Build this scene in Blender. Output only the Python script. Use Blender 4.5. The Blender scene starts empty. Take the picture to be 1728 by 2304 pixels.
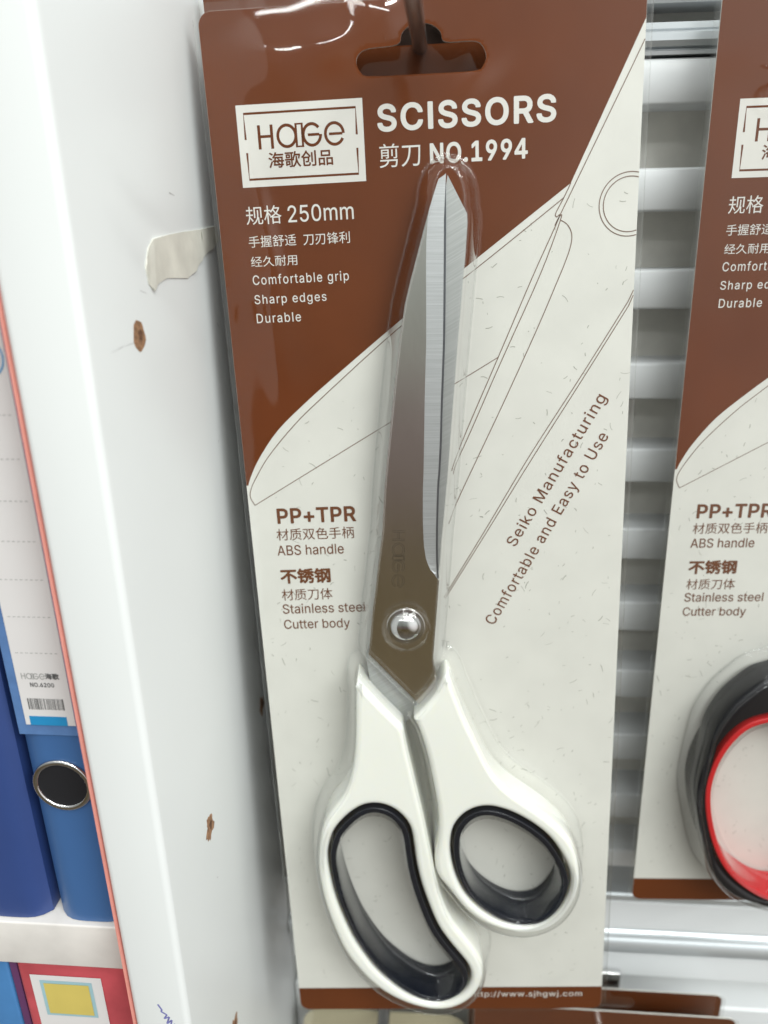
import bpy, bmesh, math, random
import numpy as np
from mathutils import Matrix, Vector
random.seed(7)
SC = bpy.context.scene
COL = SC.collection
MM = 0.001
ORG = Vector((0.0, -227.0, 0.0))          # millimetre frame centred on the lens -> world (slat wall front near y = 0)
FIX = 0.857                                # scale of the measured fixture (slat wall, upright, shelf bay)
KS = 1.0

def W(x, y, z):
    return Vector((x * KS + ORG.x, y * KS + ORG.y, z * KS + ORG.z)) * MM

# ------------------------------------------------------------------ camera
RWC = [[0.996919, 0.076727, -0.016309], [0.012143, -0.356365, -0.934268], [-0.077496, 0.931191, -0.356199]]
cam_d = bpy.data.cameras.new('camera')
cam = bpy.data.objects.new('camera', cam_d)
COL.objects.link(cam)
cam_d.sensor_fit = 'VERTICAL'
cam_d.sensor_height = 24.0
cam_d.lens = 24.0 * 1731.0 / 2304.0
cam_d.clip_start = 0.005
cam_d.clip_end = 50.0
r = RWC
m = Matrix(((r[0][0], -r[1][0], -r[2][0]), (r[0][1], -r[1][1], -r[2][1]), (r[0][2], -r[1][2], -r[2][2]))).to_4x4()
m.translation = W(0, 0, 0)
cam.matrix_world = m
cam_d.dof.use_dof = True
cam_d.dof.focus_distance = 0.186
cam_d.dof.aperture_fstop = 8.0
SC.camera = cam

# ------------------------------------------------------------------ light: shop interior seen by the glossy things, plus ceiling tubes
world = bpy.data.worlds.new('World')
SC.world = world
world.use_nodes = True
wn, wl = world.node_tree.nodes, world.node_tree.links
wn.clear()
w_out = wn.new('ShaderNodeOutputWorld'); w_bg = wn.new('ShaderNodeBackground')
w_tc = wn.new('ShaderNodeTexCoord'); w_sep = wn.new('ShaderNodeSeparateXYZ'); w_map = wn.new('ShaderNodeMapRange')
w_ramp = wn.new('ShaderNodeValToRGB'); w_noise = wn.new('ShaderNodeTexNoise'); w_mix = wn.new('ShaderNodeMix')
w_nramp = wn.new('ShaderNodeValToRGB')
w_mix.data_type = 'RGBA'; w_mix.blend_type = 'MULTIPLY'; w_mix.inputs[0].default_value = 1.0
wl.new(w_tc.outputs['Generated'], w_sep.inputs[0]); wl.new(w_sep.outputs['Z'], w_map.inputs[0])
w_map.inputs[1].default_value = -1.0; w_map.inputs[2].default_value = 1.0
wl.new(w_map.outputs[0], w_ramp.inputs[0])
e = w_ramp.color_ramp.elements
e[0].position = 0.0; e[0].color = (0.26, 0.24, 0.22, 1)
e[1].position = 1.0; e[1].color = (1.2, 1.22, 1.22, 1)
for pos, c in ((0.30, (0.20, 0.155, 0.08, 1)), (0.36, (0.215, 0.17, 0.095, 1)), (0.395, (0.27, 0.215, 0.195, 1)), (0.452, (0.28, 0.225, 0.215, 1)), (0.485, (0.40, 0.42, 0.37, 1)), (0.53, (0.46, 0.50, 0.46, 1)), (0.62, (0.52, 0.55, 0.53, 1)), (0.72, (0.72, 0.74, 0.74, 1)), (0.82, (1.15, 1.17, 1.17, 1)), (0.93, (1.5, 1.52, 1.52, 1))):
    k = e.new(pos); k.color = c
w_noise.inputs['Scale'].default_value = 2.3; w_noise.inputs['Detail'].default_value = 2.0
wl.new(w_tc.outputs['Generated'], w_noise.inputs['Vector'])
wl.new(w_noise.outputs['Fac'], w_nramp.inputs[0])
w_nramp.color_ramp.elements[0].position = 0.35; w_nramp.color_ramp.elements[0].color = (0.80, 0.79, 0.77, 1)
w_nramp.color_ramp.elements[1].position = 0.65; w_nramp.color_ramp.elements[1].color = (1.14, 1.14, 1.14, 1)
wl.new(w_ramp.outputs[0], w_mix.inputs[6]); wl.new(w_nramp.outputs[0], w_mix.inputs[7])
# added bright zone in the surroundings, lighting the upright from the right
w_dot = wn.new('ShaderNodeVectorMath'); w_dot.operation = 'DOT_PRODUCT'; w_dot.inputs[1].default_value = (0.74, -0.66, 0.10)
wl.new(w_tc.outputs['Generated'], w_dot.inputs[0])
w_dr = wn.new('ShaderNodeMapRange'); w_dr.interpolation_type = 'SMOOTHSTEP'
w_dr.inputs[1].default_value = 0.72; w_dr.inputs[2].default_value = 0.98; w_dr.inputs[3].default_value = 0.0; w_dr.inputs[4].default_value = 1.35
wl.new(w_dot.outputs['Value'], w_dr.inputs[0])
w_add = wn.new('ShaderNodeMix'); w_add.data_type = 'RGBA'; w_add.blend_type = 'ADD'; w_add.inputs[0].default_value = 1.0
wl.new(w_mix.outputs[2], w_add.inputs[6]); wl.new(w_dr.outputs[0], w_add.inputs[7])
wl.new(w_add.outputs[2], w_bg.inputs[0]); w_bg.inputs[1].default_value = 0.74
wl.new(w_bg.outputs[0], w_out.inputs[0])

def tube_lamp(x, y, z, length, width, power, color=(0.96, 1.0, 0.97), rz=0.0):
    d = bpy.data.lights.new('ceiling_tube', 'AREA')
    d.shape = 'RECTANGLE'; d.size = length; d.size_y = width; d.energy = power; d.color = color
    o = bpy.data.objects.new('ceiling_tube', d); COL.objects.link(o)
    o.location = (x, y, z)
    tgt = Vector((0, -0.05, -0.1)) - Vector((x, y, z))
    o.rotation_euler = tgt.to_track_quat('-Z', 'Y').to_euler()
    return o
for x, y, z, p in ((0.40, -0.95, 1.15, 5.0), (0.85, -1.25, 1.15, 15.0), (0.1, -2.4, 1.45, 7.0), (2.2, -2.2, 1.75, 22.0), (-1.2, -2.2, 1.5, 4.0), (-0.25, -0.42, 1.30, 4.5), (0.75, -0.50, 1.30, 5.0)):
    tube_lamp(x, y, z, 1.2, 0.06, p)

SC.view_settings.view_transform = 'Standard'
SC.view_settings.look = 'None'
SC.view_settings.exposure = -0.07
SC.view_settings.gamma = 1.0
SC.view_settings.use_curve_mapping = False
SC.render.engine = 'CYCLES'
SC.cycles.max_bounces = 12
SC.cycles.transparent_max_bounces = 24
SC.cycles.caustics_reflective = False
SC.cycles.caustics_refractive = False
SC.cycles.use_denoising = True

# ------------------------------------------------------------------ traced outlines (millimetres on the card) and letter shapes
HANDLE_A=[(26.97,-155.66),(27.71,-156.36),(29.94,-159.08),(34.4,-165.13),(38.85,-170.35),(39.23,-170.97),(39.78,-175.87),(40.88,-182.46),(42.01,-189.17),(43.12,-195.99),(43.98,-200.9),(44.9,-207.86),(45.62,-213.3),(46.25,-218.56),(47.14,-224.38),(48.44,-230.3),(50.29,-236.14),(52.87,-240.88),(56.82,-246.9),(59.46,-252.11),(60.51,-256.27),(60.1,-260.79),(58.53,-265.75),(55.3,-269.77),(50.66,-272.58),(45.34,-273.17),(40.06,-272.04),(33.13,-268.71),(27.03,-263.7),(23.1,-258.22),(19.5,-252.37),(17.29,-247.23),(14.7,-237.87),(12.91,-228.83),(12.22,-220.0),(12.51,-214.23),(13.55,-207.16),(15.07,-202.58),(17.21,-198.34),(19.79,-195.19),(22.27,-191.51),(24.49,-184.73),(25.72,-176.82),(26.4,-166.51)]
HANDLE_B=[(42.08,-168.29),(45.6,-164.58),(48.84,-160.59),(50.16,-156.33),(51.41,-155.4),(52.33,-155.98),(53.5,-159.56),(55.46,-166.08),(57.26,-171.03),(59.89,-177.35),(63.05,-185.69),(67.78,-192.3),(76.04,-198.35),(81.67,-203.81),(84.8,-207.68),(87.26,-212.01),(88.38,-218.69),(88.74,-224.43),(87.77,-230.23),(84.78,-236.6),(79.78,-240.88),(74.03,-242.83),(69.23,-242.77),(62.8,-240.67),(57.03,-236.24),(53.27,-231.38),(50.48,-226.1),(48.06,-223.15),(46.6,-219.11),(46.47,-214.5),(47.36,-210.43),(48.04,-204.71),(48.06,-199.21),(47.57,-193.79),(46.72,-188.43),(45.82,-181.11),(44.41,-175.3),(43.22,-170.8),(42.18,-168.77)]
HOLE_A=[(16.25,-214.26),(17.35,-208.6),(19.26,-204.38),(23.02,-200.09),(26.62,-197.55),(29.63,-196.88),(32.59,-197.4),(35.48,-199.2),(37.89,-202.28),(39.13,-205.64),(39.65,-210.42),(40.12,-216.67),(41.26,-223.91),(43.14,-231.59),(45.82,-240.17),(49.46,-246.99),(53.4,-253.19),(55.06,-256.72),(55.33,-260.75),(53.54,-264.76),(50.36,-267.46),(46.48,-268.73),(41.96,-268.09),(36.82,-265.07),(32.13,-260.56),(27.56,-254.72),(23.18,-246.33),(20.78,-240.04),(18.24,-230.95),(16.85,-222.96)]
HOLE_B=[(52.25,-210.24),(53.12,-205.02),(55.64,-201.06),(59.0,-198.91),(62.61,-198.48),(66.56,-199.64),(70.49,-201.7),(75.03,-205.09),(79.05,-209.22),(82.19,-214.49),(84.43,-219.83),(85.11,-224.8),(84.03,-229.86),(81.32,-234.93),(77.89,-238.06),(73.77,-239.17),(69.95,-238.79),(65.21,-236.74),(60.17,-232.68),(56.13,-227.51),(53.72,-221.6),(52.46,-215.51)]
SPINE=[(52.48,-33.94),(50.61,-37.8),(48.96,-42.89),(47.34,-48.07),(45.69,-53.35),(44.11,-58.83),(42.5,-66.91),(40.86,-77.49),(39.43,-87.32),(37.96,-97.48),(37.09,-103.85),(35.94,-115.65),(34.63,-123.49),(33.4,-131.4),(32.21,-138.32),(30.82,-148.59),(30.54,-150.73)]
EDGE=[(54.45,-31.63),(54.43,-36.21),(54.29,-43.13),(54.0,-51.95),(53.7,-60.93),(53.41,-68.39),(52.95,-76.13),(52.46,-83.96),(52.05,-91.99),(51.45,-100.33),(51.08,-103.58),(50.54,-113.08),(50.27,-119.77),(50.2,-125.35),(50.33,-129.38)]
TAIL=[(50.3,-129.68),(49.97,-133.1),(49.54,-137.71),(48.81,-144.88),(48.13,-152.06),(48.31,-153.96),(48.87,-157.93),(49.64,-163.34),(47.68,-167.48),(43.98,-167.1)]
FACET=[(50.2,-39.02),(49.66,-44.77),(49.41,-49.95),(49.1,-60.8),(48.87,-68.14),(48.51,-73.95),(48.06,-81.72),(47.7,-89.68),(47.18,-100.04),(46.87,-104.46),(46.57,-112.77),(46.6,-119.46),(47.09,-123.92),(48.06,-126.46),(49.18,-127.87),(50.32,-129.05)]
DIAG=[(30.86,-151.01),(42.65,-165.2)]
BACK=[(55.07,-32.08),(59.21,-39.37),(59.27,-41.5),(58.66,-48.56),(58.24,-51.85),(57.8,-55.78),(57.27,-61.42),(56.35,-69.7),(55.59,-77.55),(54.81,-85.49),(54.04,-93.63),(53.2,-102.1),(52.92,-104.22),(52.13,-111.75),(51.29,-118.46),(50.73,-125.2)]
BROWN=[(99.43,-0.96),(83.94,-33.56),(60.12,-50.48),(42.17,-63.38),(25.12,-76.37),(17.69,-82.27),(9.77,-89.28),(4.14,-96.57),(1.39,-101.57),(0.51,-103.86)]
LN_L2=[(99.67,-4.72),(81.85,-39.92),(81.45,-40.74),(81.73,-41.49),(76.96,-53.97),(67.49,-74.36),(59.99,-91.0),(55.86,-99.89),(54.99,-102.85)]
LN_L1=[(83.94,-33.56),(82.46,-36.53),(80.55,-40.05),(80.78,-40.85),(81.2,-41.37),(75.36,-53.89),(66.86,-73.06),(58.67,-91.39),(55.42,-99.41),(54.61,-101.91)]
LN_BULB=[(81.73,-41.59),(83.1,-42.45),(84.08,-43.84),(84.48,-45.61),(84.07,-48.1),(83.03,-51.08),(81.76,-54.2),(76.34,-66.81),(67.89,-85.14),(60.29,-100.98),(55.63,-110.84),(53.51,-116.5)]
LN_EDGE=[(82.46,-36.63),(60.63,-52.3),(42.34,-64.75),(21.11,-81.94),(13.78,-88.46),(6.67,-96.16),(2.6,-102.13),(1.03,-105.17),(0.77,-107.25),(1.78,-109.39)]
LN_CHORD=[(1.78,-109.39),(37.65,-89.2),(57.37,-78.4),(66.86,-73.06)]
LN_P1=[(100.04,-58.38),(87.95,-78.02),(74.91,-98.59),(63.24,-118.54),(51.7,-137.79)]
LN_P2=[(100.1,-59.58),(88.39,-78.68),(75.58,-99.3),(63.69,-119.04),(51.97,-138.16)]
CIRC=[(97.77,-38.87),7.09,6.11]
T_SCISSORS=((39.28,-20.41),(80.29,-20.4),(39.44,-14.51))
T_JIANDAO=((39.39,-28.02),(49.0,-28.02),(39.7,-22.93))
T_NO_1994=((51.21,-27.8),(73.89,-27.68),(51.21,-23.34))
T_GUIGE=((6.71,-38.9),(15.28,-39.1),(7.14,-34.74))
T_250mm=((16.82,-38.83),(32.65,-38.91),(17.04,-35.05))
T_shouwo=((6.78,-44.06),(18.35,-44.29),(6.98,-41.41))
T_daoren=((20.07,-44.18),(31.39,-44.29),(20.29,-41.49))
T_jingjiu=((6.85,-48.57),(18.23,-48.79),(7.04,-46.11))
T_Comfort=((6.89,-52.87),(30.59,-52.89),(7.01,-50.59))
T_Sharp=((6.87,-57.42),(24.77,-57.49),(6.98,-55.21))
T_Durable=((6.97,-61.97),(18.07,-62.08),(7.08,-59.71))
T_PP=((7.41,-115.11),(28.7,-114.59),(7.54,-110.78))
T_caizhi=((6.79,-119.88),(27.89,-119.37),(7.06,-116.53))
T_ABS=((6.63,-124.22),(24.83,-123.65),(6.85,-121.37))
T_buxiu=((6.78,-132.57),(20.72,-132.14),(7.12,-128.13))
T_caizhi2=((6.67,-137.6),(20.86,-137.09),(6.97,-134.18))
T_Stain=((6.59,-141.85),(29.62,-140.92),(6.75,-138.91))
T_Cutter=((6.56,-146.36),(25.15,-145.75),(6.74,-143.5))
T_Seiko=((71.26,-123.77),(94.24,-84.47),(68.64,-122.07))
T_Comf2=((65.39,-146.74),(95.15,-94.35),(62.75,-144.94))
T_URL=((58.88,-281.27),(93.29,-281.31),(58.9,-279.16))
T_ENGR=((41.65,-115.26),(36.87,-130.49),(38.32,-115.14))
BK_OUT=[(28.5,-161.7),(24.14,-163.28),(19.5,-167.72),(15.84,-172.22),(12.45,-179.73),(11.45,-185.67),(10.24,-198.5),(10.24,-206.96),(12.87,-217.81),(16.58,-230.09),(20.13,-238.1),(26.47,-246.24),(32.87,-250.32),(40.68,-252.6)]
BK_RO=[(30.26,-179.81),(24.58,-182.03),(20.22,-187.03),(16.86,-194.14),(15.24,-202.46),(15.4,-209.89),(17.33,-219.66),(20.86,-229.68),(25.32,-237.63),(31.46,-243.95),(39.54,-249.15)]
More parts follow.
